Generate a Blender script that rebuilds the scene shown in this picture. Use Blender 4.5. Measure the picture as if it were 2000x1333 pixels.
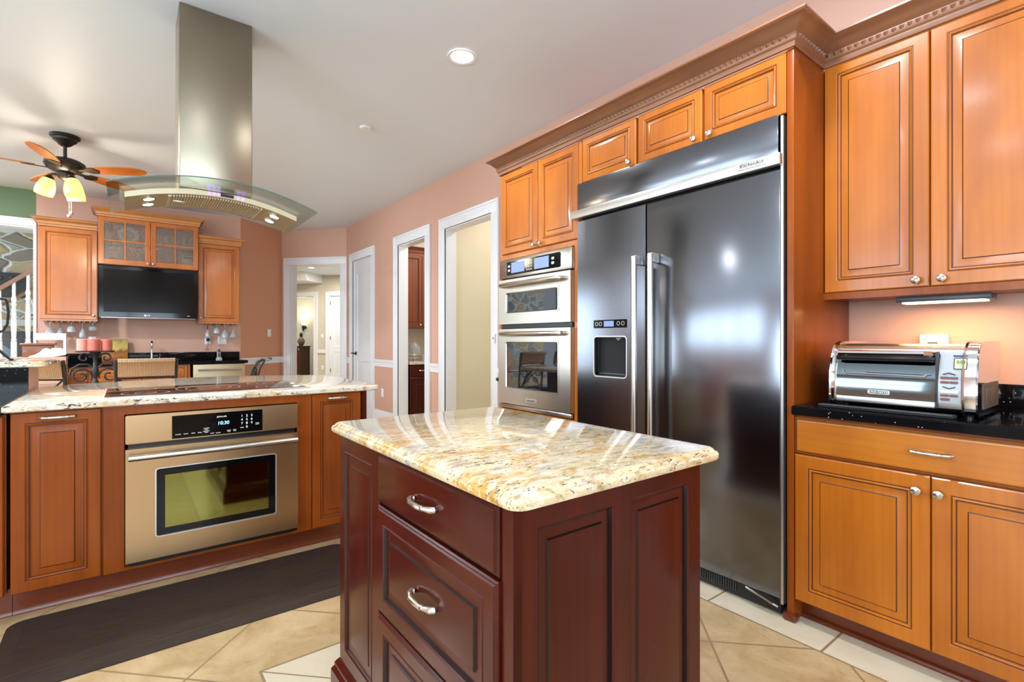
import bpy, bmesh, math, random
from mathutils import Vector, Matrix
random.seed(7)
PI = math.pi
sc = bpy.context.scene
COL = sc.collection
for _o in list(bpy.data.objects):
    bpy.data.objects.remove(_o, do_unlink=True)

# ------------------------------------------------------------------ camera
HEAD = math.radians(37.48)
cam = bpy.data.cameras.new('camera')
cam.sensor_width = 36.0
cam.lens = 36.0 * 978.0 / 2000.0
cam.shift_y = -0.00075
cam.clip_start = 0.05
camo = bpy.data.objects.new('camera', cam)
camo.location = (0, 0, 1.2)
camo.rotation_euler = (PI / 2, 0, -HEAD)
COL.objects.link(camo)
sc.camera = camo

# ------------------------------------------------------------------ sky, daylight, exposure
sc.view_settings.view_transform = 'Standard'
sc.view_settings.look = 'None'
sc.view_settings.exposure = 0.3
sc.view_settings.gamma = 1.0
sc.view_settings.use_curve_mapping = False
sc.cycles.max_bounces = 8
sc.cycles.diffuse_bounces = 4
sc.cycles.glossy_bounces = 4
sc.cycles.transparent_max_bounces = 12
sc.cycles.sample_clamp_indirect = 6.0
sc.cycles.caustics_reflective = False
sc.cycles.caustics_refractive = False

w = bpy.data.worlds.new('sky')
sc.world = w
w.use_nodes = True
w.node_tree.nodes['Background'].inputs[0].default_value = (0.75, 0.87, 1.0, 1)
w.node_tree.nodes['Background'].inputs[1].default_value = 1.0


def area_light(name, loc, rot, sx, sy, power, color=(1, 1, 1), shape='RECTANGLE', spread=180):
    l = bpy.data.lights.new(name, 'AREA')
    l.shape = shape
    l.size = sx
    if shape in ('RECTANGLE', 'ELLIPSE'):
        l.size_y = sy
    l.energy = power
    l.color = color
    l.spread = math.radians(spread)
    o = bpy.data.objects.new(name, l)
    o.location = loc
    o.rotation_euler = rot
    COL.objects.link(o)
    return o


DAY = (0.70, 0.87, 1.0)
UP = math.radians(10)
# daylight just outside the glazed openings (left wall, wall behind the camera, family room)
area_light('daylight_left_windows', (-4.75, 4.7, 2.1), (0, -PI / 2 - UP, 0), 1.1, 5.0, 115, DAY)
area_light('daylight_near_doors', (-4.75, 0.2, 1.45), (0, -PI / 2 - math.radians(44), 0), 2.1, 2.6, 195, DAY)
area_light('daylight_back_windows', (-0.6, -3.15, 1.6), (PI / 2 + math.radians(50), 0, 0), 3.6, 1.8, 235, DAY)
area_light('daylight_family_room', (-6.9, 10.3, 1.9), (0, -PI / 2, 0), 2.6, 2.6, 330, DAY)
area_light('side_hall_fill', (6.4, 4.4, 1.7), (0, PI / 2, 0), 1.8, 1.0, 8, (.95, .97, 1))  # added fill in the passage, where no window is built

# ------------------------------------------------------------------ colour + node helpers


def S(r, g=None, b=None):
    if g is None:
        r, g, b = r
    def f(c):
        c /= 255.0
        return c / 12.92 if c <= .04045 else ((c + .055) / 1.055) ** 2.4
    return (f(r), f(g), f(b), 1.0)


class NT:
    def __init__(s, name):
        s.m = bpy.data.materials.new(name)
        s.m.use_nodes = True
        s.t = s.m.node_tree
        s.t.nodes.clear()
        s.out = s.t.nodes.new('ShaderNodeOutputMaterial')

    def n(s, typ, props=None, **inp):
        nd = s.t.nodes.new('ShaderNode' + typ)
        for k, v in (props or {}).items():
            setattr(nd, k, v)
        for k, v in inp.items():
            key = int(k[1:]) if k[0] == 'i' and k[1:].isdigit() else k.replace('_', ' ')
            s.set(nd.inputs[key], v)
        return nd

    def set(s, sock, v):
        if isinstance(v, bpy.types.NodeSocket):
            s.t.links.new(v, sock)
        elif isinstance(v, bpy.types.Node):
            s.t.links.new(v.outputs[0], sock)
        else:
            sock.default_value = v

    def math(s, op, a, b=0.0, c=None):
        nd = s.n('Math', {'operation': op}, i0=a, i1=b)
        if c is not None:
            s.set(nd.inputs[2], c)
        return nd.outputs[0]

    def ramp(s, fac, stops, interp='LINEAR'):
        nd = s.t.nodes.new('ShaderNodeValToRGB')
        cr = nd.color_ramp
        cr.interpolation = interp
        while len(cr.elements) < len(stops):
            cr.elements.new(.5)
        for e, (p, c) in zip(cr.elements, stops):
            e.position = p
            e.color = c
        s.set(nd.inputs[0], fac)
        return nd.outputs[0]

    def mix(s, fac, a, b, blend='MIX'):
        nd = s.n('Mix', {'data_type': 'RGBA', 'blend_type': blend})
        s.set(nd.inputs[0], fac)
        s.set(nd.inputs[6], a)
        s.set(nd.inputs[7], b)
        return nd.outputs[2]

    def coord(s, scale=(1, 1, 1), rot=(0, 0, 0), loc=(0, 0, 0), rand=True, kind='Object'):
        tc = s.n('TexCoord')
        v = tc.outputs[kind]
        if rand:
            oi = s.n('ObjectInfo')
            k = s.math('MULTIPLY', oi.outputs['Random'], 37.0)
            v = s.n('VectorMath', {'operation': 'ADD'}, i0=v, i1=s.n('CombineXYZ', X=k, Y=k, Z=k)).outputs[0]
        return s.n('Mapping', None, Vector=v, Scale=scale, Rotation=rot, Location=loc).outputs[0]

    def noise(s, vec, scale, detail=4, rough=.5, dist=0.0):
        return s.n('TexNoise', None, Vector=vec, Scale=scale, Detail=detail, Roughness=rough, Distortion=dist).outputs[0]

    def bump(s, h, strength=.2, dist=.01):
        return s.n('Bump', None, Height=h, Strength=strength, Distance=dist).outputs[0]

    def pbr(s, color, rough=.5, metal=0.0, normal=None, **kw):
        p = s.n('BsdfPrincipled', None, Base_Color=color, Roughness=rough, Metallic=metal)
        if normal is not None:
            s.set(p.inputs['Normal'], normal)
        for k, v in kw.items():
            s.set(p.inputs[k.replace('_', ' ')], v)
        s.t.links.new(p.outputs[0], s.out.inputs[0])
        return s.m


def plain(name, rgb, rough=.5, metal=0.0, **kw):
    return NT(name).pbr(S(rgb), rough, metal, **kw)


def painted(name, rgb, rough=.55):
    k = NT(name)
    v = k.coord(rand=False)
    n = k.noise(v, 160, 2)
    big = k.noise(v, 1.3, 2)
    c = k.mix(k.math('MULTIPLY', big, .12), S(rgb), S([min(255, c * .93) for c in rgb]))
    return k.pbr(c, rough, normal=k.bump(n, .06, .002))


def wood(name, dark, mid, light, axis='z', rough=.3, blotch=.5, coat=.22, spec=.5):
    k = NT(name)
    sc_ = {'z': (9, 9, .9), 'x': (.9, 9, 9), 'y': (9, .9, 9)}[axis]
    v = k.coord(sc_)
    g = k.noise(v, 1.1, 5, .5, .8)
    fine = k.noise(k.coord({'z': (90, 90, 3), 'x': (3, 90, 90), 'y': (90, 3, 90)}[axis]), 1.0, 3)
    b = k.noise(k.coord((1, 1, .55)), 3.2, 3, .5, .4)
    c = k.ramp(g, [(.12, S(dark)), (.5, S(mid)), (.88, S(light))])
    c = k.mix(k.math('MULTIPLY', k.math('SUBTRACT', fine, .35), .22), c, S(dark))
    rg = k.n('TexWave', {'wave_type': 'RINGS', 'rings_direction': {'z': 'Y', 'x': 'Y', 'y': 'X'}[axis]}, Vector=k.coord({'z': (5, 1, .55), 'x': (.55, 1, 5), 'y': (1, .55, 5)}[axis]), Scale=2.2, Distortion=5.0, Detail=2.0, Detail_Scale=.8).outputs[1]
    c = k.mix(k.ramp(rg, [(.55, (0, 0, 0, 1)), (.95, (.22, .22, .22, 1))]), c, S(dark))
    bl = k.ramp(b, [(.35, S([x * .84 for x in mid])), (.6, S(light))])
    c = k.mix(blotch * .55, c, bl)
    return k.pbr(c, rough, normal=k.bump(fine, .02, .001), Coat_Weight=coat, Coat_Roughness=.12, Specular_IOR_Level=spec)


def steel(name, rgb, rough=.28, axis='x', aniso=.5, bumpy=.03):
    k = NT(name)
    sc_ = {'x': (2, 900, 900), 'z': (900, 900, 2), 'y': (900, 2, 900)}[axis]
    n = k.noise(k.coord(sc_), 1.0, 2)
    c = k.mix(k.math('MULTIPLY', n, .10), S(rgb), S([x * .88 for x in rgb]))
    return k.pbr(c, rough, 1.0)


def emit(name, rgb, power, rough=.4):
    return NT(name).pbr(S(rgb), rough, 0.0, Emission_Color=S(rgb), Emission_Strength=power)


def granite(name, base, warm, grey, blackness=.62, sx=(.85, 1.7, 1.4)):
    k = NT(name)
    v = k.coord(sx)
    swirl = k.noise(v, 3.8, 6, .62, 1.6)
    c = k.ramp(swirl, [(.32, S(grey)), (.43, S(base)), (.53, S(base)), (.63, S(warm))])
    mid = k.noise(k.coord((.8, 2.2, 1.6)), 22, 4, .6, .8)
    c = k.mix(k.ramp(mid, [(.52, (0, 0, 0, 1)), (.66, (.75, .75, .75, 1))]), c, S([x * .78 for x in warm]))
    lt = k.noise(k.coord((1, 1.8, 1.5), loc=(3, 7, 1)), 30, 4, .6, .4)
    c = k.mix(k.ramp(lt, [(.5, (0, 0, 0, 1)), (.68, (.85, .85, .85, 1))]), c, S(232, 224, 206))
    fl = k.noise(k.coord((.7, 2.1, 1.4), loc=(9, 2, 5)), 52, 5, .68, 1.3)
    mask = k.noise(k.coord((1, 1, 1), loc=(1, 4, 8)), 7, 2)
    fl = k.math('ADD', fl, k.math('MULTIPLY', k.math('SUBTRACT', mask, .5), .28))
    c = k.mix(k.ramp(fl, [(blackness, (0, 0, 0, 1)), (blackness + .05, (1, 1, 1, 1))]), c, S(52, 46, 46))
    return k.pbr(c, .1, Coat_Weight=.4, Coat_Roughness=.04)


def black_granite(name):
    k = NT(name)
    v = k.coord((1, 1, 1))
    vo = k.n('TexVoronoi', None, Vector=v, Scale=55.0)
    sp = k.math('LESS_THAN', vo.outputs['Distance'], .13)
    big = k.math('GREATER_THAN', k.noise(v, 30, 2), .52)
    sp = k.math('MULTIPLY', sp, big)
    c = k.mix(sp, S(14, 14, 17), k.mix(vo.outputs['Color'], S(120, 88, 52), S(215, 212, 206)))
    return k.pbr(c, .08, Specular_IOR_Level=.15)


def thin_glass(name, tint, gloss=1.0, bumpy=0.0, ior=1.5, body=None):
    """sheet of window glass: see-through with a fresnel reflection"""
    k = NT(name)
    nrm = None
    if bumpy:
        nrm = k.bump(k.noise(k.coord((1, 1, 1)), 70, 3), bumpy, .01)
    lw = k.n('LayerWeight', None, Blend=.5)
    gl = k.n('BsdfGlossy', None, Color=(1, 1, 1, 1), Roughness=.02)
    if nrm is not None:
        k.set(gl.inputs['Normal'], nrm)
        k.set(lw.inputs['Normal'], nrm)
    fres = k.math('ADD', k.math('MULTIPLY', k.math('POWER', lw.outputs[1], 5.0), .9), .045)
    tr = k.n('BsdfTransparent', None, Color=S(tint))
    base = tr
    if body is not None:
        df = k.n('BsdfDiffuse', None, Color=S(body[0]))
        base = k.n('MixShader', None, i0=body[1], i1=tr.outputs[0], i2=df.outputs[0])
    mx = k.n('MixShader', None, i0=k.math('MULTIPLY', fres, gloss), i1=base.outputs[0], i2=gl.outputs[0])
    k.t.links.new(mx.outputs[0], k.out.inputs[0])
    return k.m


def oven_glass(name, rgb, rough=.03, spec=.9):
    k = NT(name)
    return k.pbr(S(rgb), rough, 0.0, Specular_IOR_Level=spec, IOR=1.7)


M = {}
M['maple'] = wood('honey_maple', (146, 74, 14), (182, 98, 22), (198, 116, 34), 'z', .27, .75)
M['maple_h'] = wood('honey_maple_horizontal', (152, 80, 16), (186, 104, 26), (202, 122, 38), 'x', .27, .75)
M['cognac'] = wood('darker_maple', (108, 46, 9), (142, 66, 14), (160, 82, 22), 'z', .3, .5, .06, .22)  # maple in a darker, redder tone
M['maple_dark_h'] = wood('darker_maple_horizontal', (110, 48, 10), (144, 68, 16), (162, 84, 24), 'x', .3, .5, .06, .22)
M['crown'] = wood('glazed_crown_maple', (98, 62, 42), (126, 82, 56), (148, 100, 70), 'y', .35)
M['crown_x'] = wood('glazed_bar_crown', (150, 94, 46), (182, 120, 62), (200, 138, 76), 'x', .35)
M['glaze'] = plain('dark_glaze', (70, 34, 16), .4)
M['cherry'] = wood('dark_cherry', (44, 10, 6), (66, 17, 10), (86, 26, 14), 'z', .24, .35, .1, .25)
M['cherry_h'] = wood('dark_cherry_horizontal', (48, 11, 8), (70, 18, 12), (88, 27, 16), 'x', .24, .35, .1, .25)
M['cherry_glaze'] = plain('cherry_glaze', (28, 8, 7), .35)
M['pantry'] = wood('pantry_cherry', (98, 42, 22), (122, 56, 30), (140, 70, 40), 'z', .3, .3)
M['toe'] = wood('toe_kick_wood', (84, 34, 14), (112, 48, 22), (132, 62, 30), 'x', .3)
M['wall'] = painted('terracotta_paint', (206, 163, 143))
M['wall_warm_lit'] = painted('warm_lit_wall_paint', (208, 148, 116))  # copy of the terracotta paint with warm light put into its colour
M['wall_cream'] = painted('cream_paint', (228, 216, 186))
M['wall_tan'] = painted('tan_paint', (208, 198, 178))
M['wall_green'] = painted('sage_green_paint', (98, 122, 84))
M['ceiling'] = painted('ceiling_paint', (222, 231, 240), .45)
M['white'] = plain('white_trim_paint', (232, 233, 236), .35)
M['door_white'] = plain('white_door_paint', (226, 228, 232), .35)
M['granite'] = granite('golden_granite', (216, 198, 160), (206, 154, 76), (182, 176, 170), .6)
M['granite_pale'] = granite('pale_granite', (228, 218, 200), (206, 178, 138), (198, 196, 194), .57)
M['black_granite'] = black_granite('black_granite')
M['steel'] = steel('stainless_steel', (206, 200, 190), .27, 'x')
M['steel_v'] = steel('stainless_steel_vertical', (148, 138, 120), .3, 'x', .6)  # chimney steel, toned with warm reflections of the room
M['oven_steel'] = steel('oven_stainless', (184, 152, 114), .3, 'x')  # tan tint stands in for the warm room mirrored in the steel
M['hood_steel'] = steel('hood_stainless', (190, 176, 148), .46, 'x')  # khaki tint puts warm room reflections into the colour
M['black_steel'] = steel('black_stainless', (120, 122, 129), .18, 'z', .4, .012)
M['satin'] = plain('satin_nickel', (205, 200, 192), .25, 1.0)
M['chrome'] = plain('chrome', (225, 225, 228), .08, 1.0)
M['filter'] = plain('filter_steel', (200, 188, 166), .5, 1.0)
M['silver_trim'] = plain('brushed_aluminium', (214, 212, 210), .38, 1.0)
M['black'] = plain('black_plastic', (18, 18, 20), .3)
M['matte_black'] = plain('matte_black', (20, 20, 22), .7)
M['gloss_black'] = plain('gloss_black', (10, 9, 10), .08, Specular_IOR_Level=.25)
M['dark_grey'] = plain('dark_grey_plastic', (58, 60, 64), .35)
M['iron'] = plain('wrought_iron', (66, 64, 60), .45, .6)
M['bronze'] = plain('oil_rubbed_bronze', (52, 48, 46), .4, .7)
M['oven_window'] = oven_glass('smoked_oven_glass', (24, 22, 26))
M['tv_screen'] = oven_glass('tv_screen_glass', (24, 20, 18), .14, .05)
_k = NT('green_coated_oven_glass')
M['oven_green'] = _k.pbr(S(122, 116, 62), .05, 1.0)
_k = NT('toaster_glass')
M['toaster_glass'] = _k.pbr(S(112, 122, 128), .05, 1.0)
M['cooktop_glass'] = oven_glass('cooktop_glass', (62, 38, 32), .06, .6)
M['ring'] = plain('cooktop_ring_print', (196, 178, 166), .3)
M['text'] = emit('panel_print', (220, 225, 228), .5)
M['text_dark'] = plain('dark_lettering', (30, 30, 32), .4)
M['clock'] = emit('clock_digits', (120, 222, 240), 2.2)
M['lcd'] = emit('lcd_green', (176, 186, 140), .25)
M['lcd_blue'] = emit('lcd_blue', (120, 140, 200), .35)
M['violet'] = emit('violet_button', (150, 120, 235), 2.0)
M['amber'] = emit('amber_shade', (255, 214, 84), 2.6)
M['lamp'] = emit('lamp_glow', (255, 246, 228), 9.0)
M['sconce_glass'] = emit('sconce_glow', (255, 240, 212), 2.2)
M['under_lamp'] = emit('under_cabinet_glow', (255, 226, 170), 4.0)
M['plate_white'] = plain('switch_plate', (236, 236, 238), .35)
M['glass_edge'] = thin_glass('pale_green_glass', (234, 240, 238), .8)
M['glass_rim'] = plain('polished_glass_edge', (70, 104, 98), .1)
M['glassware'] = thin_glass('clear_glassware', (236, 240, 242), 1.6, 0, 1.5, ((225, 232, 238), .3))
M['glass_dark'] = plain('dark_glass_stem', (22, 20, 26), .1)
M['seeded'] = thin_glass('seeded_door_glass', (226, 218, 206), 1.6, .6, 1.5, ((150, 120, 90), .12))
M['blade'] = wood('fan_blade_wood', (160, 82, 24), (188, 104, 36), (204, 124, 52), 'x', .35)
M['candle_red'] = plain('coral_candle_wax', (206, 112, 96), .6)
M['candle_pink'] = plain('pink_candle_wax', (222, 152, 138), .6)
M['runner'] = plain('rose_placemat', (190, 112, 98), .8)
M['rail_wood'] = wood('oak_handrail', (96, 56, 34), (124, 76, 50), (146, 94, 64), 'x', .35)
M['table_dark'] = plain('dark_table_top', (34, 38, 36), .12)
M['silver_plastic'] = plain('silver_plastic', (172, 174, 180), .35, .3)


def _rattan():
    k = NT('woven_rattan')
    v = k.coord((1, 1, 1), rand=False)
    wv = k.n('TexWave', {'bands_direction': 'X'}, Vector=v, Scale=30.0, Distortion=.8)
    c = k.ramp(wv.outputs[1], [(.1, S(176, 136, 98)), (.5, S(202, 162, 122)), (.9, S(214, 178, 138))])
    return k.pbr(c, .6, normal=k.bump(wv.outputs[1], .6, .006))


M['rattan'] = _rattan()


def _mat_rubber():
    k = NT('brown_rubber_mat')
    v = k.coord((1.2, 14, 1), rand=False)
    n = k.noise(v, 6, 5, .6)
    f = k.noise(k.coord(rand=False), 240, 2)
    c = k.ramp(n, [(.3, S(44, 32, 26)), (.7, S(60, 46, 39))])
    return k.pbr(c, .6, normal=k.bump(f, .12, .002), Specular_IOR_Level=.25)


M['rubber'] = _mat_rubber()


def _stone():
    k = NT('fieldstone')
    v = k.coord((1, 1, 1.7), rand=False)
    d = k.n('TexNoise', None, Vector=v, Scale=1.6, Detail=3.0).outputs[1]
    v2 = k.n('VectorMath', {'operation': 'ADD'}, i0=v, i1=k.n('VectorMath', {'operation': 'SCALE'}, i0=d, Scale=.35).outputs[0]).outputs[0]
    vo = k.n('TexVoronoi', {'feature': 'DISTANCE_TO_EDGE'}, Vector=v2, Scale=2.9)
    vc = k.n('TexVoronoi', None, Vector=v2, Scale=2.9)
    fine = k.noise(v, 9, 6, .6)
    sep = k.n('SeparateColor', None, Color=vc.outputs['Color'])
    st = k.ramp(sep.outputs[0], [(.1, S(128, 124, 116)), (.35, S(182, 166, 138)), (.6, S(200, 164, 104)), (.9, S(166, 172, 172))])
    st = k.mix(k.math('MULTIPLY', fine, .5), st, S(78, 76, 74))
    mort = k.math('LESS_THAN', vo.outputs['Distance'], .045)
    c = k.mix(mort, st, S(196, 200, 200))
    return k.pbr(c, .8, normal=k.bump(k.math('MINIMUM', vo.outputs['Distance'], .12), .8, .2))


M['stone'] = _stone()


def _floor():
    k = NT('travertine_tile')
    tc = k.n('TexCoord').outputs['Object']
    sep = k.n('SeparateXYZ', None, Vector=tc)
    x, y = sep.outputs[0], sep.outputs[1]
    T = .474
    g = .0045

    def line(val, off, period):     # 1 on grout
        q = k.math('PINGPONG', k.math('SUBTRACT', val, off), period / 2)
        return k.math('LESS_THAN', q, g)

    def near(val, pos):
        return k.math('LESS_THAN', k.math('ABSOLUTE', k.math('SUBTRACT', val, pos)), g)

    u = k.math('MULTIPLY', k.math('ADD', x, y), .70711)
    v = k.math('MULTIPLY', k.math('SUBTRACT', x, y), .70711)
    diag = k.math('MAXIMUM', line(u, 2.08, T), line(v, .522, T))
    # pale border along the cabinets and a pale ring round the island
    b1 = k.math('GREATER_THAN', x, 2.115)
    bx = k.math('ABSOLUTE', k.math('SUBTRACT', x, .89))
    by = k.math('ABSOLUTE', k.math('SUBTRACT', y, 1.22))
    dx = k.math('SUBTRACT', bx, .51)
    dy = k.math('SUBTRACT', by, .772)
    rect = k.math('MAXIMUM', dx, dy)
    b2 = k.math('LESS_THAN', rect, 0.0)
    mitre = k.math('LESS_THAN', k.math('ABSOLUTE', k.math('SUBTRACT', dx, dy)), g)
    bord = k.math('MAXIMUM', b1, b2)
    gb1 = k.math('MAXIMUM', near(x, 2.115), k.math('MULTIPLY', b1, line(y, .806, T)))
    gb2 = k.math('MAXIMUM', k.math('LESS_THAN', k.math('ABSOLUTE', rect), g), k.math('MULTIPLY', b2, mitre))
    grout = k.math('MAXIMUM', k.math('MULTIPLY', diag, k.math('SUBTRACT', 1.0, bord)), k.math('MAXIMUM', gb1, gb2))
    # per-tile tone
    fu = k.math('FLOOR', k.math('DIVIDE', k.math('SUBTRACT', u, 2.08), T))
    fv = k.math('FLOOR', k.math('DIVIDE', k.math('SUBTRACT', v, .522), T))
    wn = k.n('TexWhiteNoise', {'noise_dimensions': '3D'}, Vector=k.n('CombineXYZ', X=fu, Y=fv, Z=0.0)).outputs[0]
    n1 = k.noise(tc, 5.5, 7, .62, .7)
    n2 = k.noise(tc, 38, 5, .7, .5)
    c = k.ramp(n1, [(.28, S(166, 134, 92)), (.5, S(194, 164, 120)), (.72, S(210, 186, 146))])
    c = k.mix(k.math('MULTIPLY', wn, .3), c, S(212, 186, 144))
    c = k.mix(k.ramp(n2, [(.55, (0, 0, 0, 1)), (.72, (.5, .5, .5, 1))]), c, S(160, 122, 82))
    cb = k.ramp(n1, [(.3, S(216, 200, 172)), (.7, S(228, 215, 190))])
    c = k.mix(bord, c, cb)
    c = k.mix(grout, c, S(150, 126, 92))
    h = k.math('SUBTRACT', k.math('MULTIPLY', n2, .25), grout)
    return k.pbr(c, .3, normal=k.bump(h, .25, .004))


M['floor'] = _floor()
M['floor_plain'] = plain('hall_floor', (150, 110, 76), .3)

# ------------------------------------------------------------------ mesh builder


def rrect(x0, x1, y0, y1, r, n=5):
    """rounded rectangle outline, counter-clockwise"""
    if r <= 0:
        return [(x0, y0), (x1, y0), (x1, y1), (x0, y1)]
    pts = []
    for cx, cy, a in ((x1 - r, y0 + r, -90), (x1 - r, y1 - r, 0), (x0 + r, y1 - r, 90), (x0 + r, y0 + r, 180)):
        for i in range(n + 1):
            t = math.radians(a + 90 * i / n)
            pts.append((cx + r * math.cos(t), cy + r * math.sin(t)))
    return pts


def offset_poly(p, d):
    """move every edge of a counter-clockwise outline inwards by d"""
    out = []
    n = len(p)
    for i in range(n):
        a, b, c = Vector(p[i - 1]), Vector(p[i]), Vector(p[(i + 1) % n])
        e1, e2 = (b - a), (c - b)
        if e1.length < 1e-7:
            e1 = e2
        if e2.length < 1e-7:
            e2 = e1
        e1.normalize(); e2.normalize()
        n1, n2 = Vector((-e1.y, e1.x)), Vector((-e2.y, e2.x))
        m = n1 + n2
        k = 1 + n1.dot(n2)
        out.append(tuple(b + m * (d / max(k, .35))))
    return out


class MB:
    def __init__(s):
        s.v, s.f, s.m = [], [], []

    def add(s, vs, fs, mi=0):
        o = len(s.v)
        s.v += [tuple(v) for v in vs]
        for f in fs:
            s.f.append(tuple(o + i for i in f))
            s.m.append(mi)
        return s

    def box(s, x0, x1, y0, y1, z0, z1, b=.0, mi=0):
        if x0 > x1: x0, x1 = x1, x0
        if y0 > y1: y0, y1 = y1, y0
        if z0 > z1: z0, z1 = z1, z0
        b = min(b, (x1 - x0) * .45, (y1 - y0) * .45, (z1 - z0) * .45)
        if b <= 0:
            v = [(x0, y0, z0), (x1, y0, z0), (x1, y1, z0), (x0, y1, z0), (x0, y0, z1), (x1, y0, z1), (x1, y1, z1), (x0, y1, z1)]
            return s.add(v, [(0, 3, 2, 1), (4, 5, 6, 7), (0, 1, 5, 4), (1, 2, 6, 5), (2, 3, 7, 6), (3, 0, 4, 7)], mi)
        bm = bmesh.new()
        bmesh.ops.create_cube(bm, size=1)
        for v in bm.verts:
            v.co = Vector(((x0 if v.co.x < 0 else x1), (y0 if v.co.y < 0 else y1), (z0 if v.co.z < 0 else z1)))
        bmesh.ops.bevel(bm, geom=list(bm.edges), offset=b, segments=2, profile=.5, affect='EDGES')
        return s.bm(bm, mi)

    def bm(s, bm, mi=0):
        bm.verts.index_update()
        s.add([v.co.copy() for v in bm.verts], [[v.index for v in f.verts] for f in bm.faces], mi)
        bm.free()
        return s

    def rings(s, rings, mi=0, cap0=True, cap1=True, closed=True, mis=None):
        """skin a list of equal-length point rings"""
        n = len(rings[0])
        vs = [p for r in rings for p in r]
        fs, ms = [], []
        for i in range(len(rings) - 1):
            for j in range(n if closed else n - 1):
                a, b = i * n + j, i * n + (j + 1) % n
                fs.append((a, b, b + n, a + n))
                ms.append(mis[i] if mis else mi)
        if cap0:
            fs.append(tuple(reversed(range(n)))); ms.append(mis[0] if mis else mi)
        if cap1:
            fs.append(tuple((len(rings) - 1) * n + j for j in range(n))); ms.append(mis[-1] if mis else mi)
        o = len(s.v)
        s.v += [tuple(v) for v in vs]
        s.f += [tuple(o + i for i in f) for f in fs]
        s.m += ms
        return s

    def lathe(s, prof, c=(0, 0, 0), n=24, axis='z', mi=0, cap=True):
        R = []
        for r, h in prof:
            ring = []
            for i in range(n):
                t = 2 * PI * i / n
                a, b = r * math.cos(t), r * math.sin(t)
                p = {'z': (a, b, h), 'y': (a, h, -b), 'x': (h, a, b)}[axis]
                ring.append((p[0] + c[0], p[1] + c[1], p[2] + c[2]))
            R.append(ring)
        return s.rings(R, mi, cap, cap)

    def tube(s, pts, r, n=8, mi=0, flat=None):
        pts = [Vector(p) for p in pts]
        rs = r if isinstance(r, (list, tuple)) else [r] * len(pts)
        t0 = (pts[1] - pts[0]).normalized()
        up = Vector((0, 0, 1)) if abs(t0.z) < .9 else Vector((1, 0, 0))
        u = t0.cross(up).normalized()
        R = []
        for i, p in enumerate(pts):
            t = (pts[min(i + 1, len(pts) - 1)] - pts[max(i - 1, 0)]).normalized()
            u = (u - t * u.dot(t))
            u.normalize()
            v = t.cross(u)
            R.append([p + (u * math.cos(2 * PI * k / n) + v * math.sin(2 * PI * k / n) * (flat or 1)) * rs[i] for k in range(n)])
        return s.rings(R, mi)

    def prism(s, poly, axis, a0, a1, mi=0):
        """extrude a 2D outline: axis z -> (x,y), y -> (x,z), x -> (y,z)"""
        def P(p, a):
            return {'z': (p[0], p[1], a), 'y': (p[0], a, p[1]), 'x': (a, p[0], p[1])}[axis]
        return s.rings([[P(p, a0) for p in poly], [P(p, a1) for p in poly]], mi)

    def slab(s, poly, prof, mi=0):
        """horizontal slab with a moulded edge: prof = [(inset, z)...] bottom to top"""
        R = []
        for ins, z in prof:
            q = offset_poly(poly, ins) if ins else poly
            R.append([(p[0], p[1], z) for p in q])
        return s.rings(R, mi)

    def holed(s, x0, x1, z0, z1, hx0, hx1, hz0, hz1, y0, y1, mi=0):
        """upright plate with a rectangular hole"""
        O = [(x0, z0), (x1, z0), (x1, z1), (x0, z1)]
        I = [(hx0, hz0), (hx1, hz0), (hx1, hz1), (hx0, hz1)]
        vs = [(p[0], y0, p[1]) for p in O + I] + [(p[0], y1, p[1]) for p in O + I]
        fs = []
        for i in range(4):
            j = (i + 1) % 4
            fs += [(i, j, 4 + j, 4 + i), (8 + j, 8 + i, 12 + i, 12 + j), (j, i, 8 + i, 8 + j), (4 + i, 4 + j, 12 + j, 12 + i)]
        return s.add(vs, fs, mi)

    def panel(s, w, h, loops):
        """concentric rectangles on the xz plane facing -y: loops = [(inset, depth, material)]"""
        R, mis = [], []
        for ins, d, mi in loops:
            R.append([(ins, d, ins), (w - ins, d, ins), (w - ins, d, h - ins), (ins, d, h - ins)])
            mis.append(mi)
        return s.rings(R, 0, True, True, True, mis[:-1] if len(mis) > 1 else mis)

    def xf(s, mat, i0=0):
        for i in range(i0, len(s.v)):
            s.v[i] = tuple(mat @ Vector(s.v[i]))
        return s

    def build(s, name, mats, parent=None, loc=(0, 0, 0), rot=(0, 0, 0), sharp=32, flat=False):
        me = bpy.data.meshes.new(name)
        me.from_pydata([tuple(v) for v in s.v], [], s.f)
        if not isinstance(mats, (list, tuple)):
            mats = [mats]
        for m in mats:
            me.materials.append(m)
        me.polygons.foreach_set('material_index', s.m)
        bm = bmesh.new()
        bm.from_mesh(me)
        bmesh.ops.recalc_face_normals(bm, faces=bm.faces)
        bm.to_mesh(me)
        bm.free()
        if not flat:
            me.polygons.foreach_set('use_smooth', [True] * len(me.polygons))
            me.set_sharp_from_angle(angle=math.radians(sharp))
        me.update()
        o = bpy.data.objects.new(name, me)
        COL.objects.link(o)
        o.parent = parent
        o.location = loc
        o.rotation_euler = rot
        return o


def tag(o, label, cat, group=None):
    o['label'] = label
    o['category'] = cat
    if group:
        o['group'] = group
    return o


def thing(name, label, cat, loc=(0, 0, 0), rotz=0.0, group=None):
    o = bpy.data.objects.new(name, None)
    o.empty_display_size = .05
    COL.objects.link(o)
    o.location = loc
    o.rotation_euler = (0, 0, rotz)
    return tag(o, label, cat, group)


def struct(o):
    o['kind'] = 'structure'
    return o


def share(o, parent, loc=None, rot=None):
    """another object using the same mesh"""
    c = o.copy()
    COL.objects.link(c)
    c.parent = parent
    if loc is not None:
        c.location = loc
    if rot is not None:
        c.rotation_euler = rot
    return c


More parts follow.
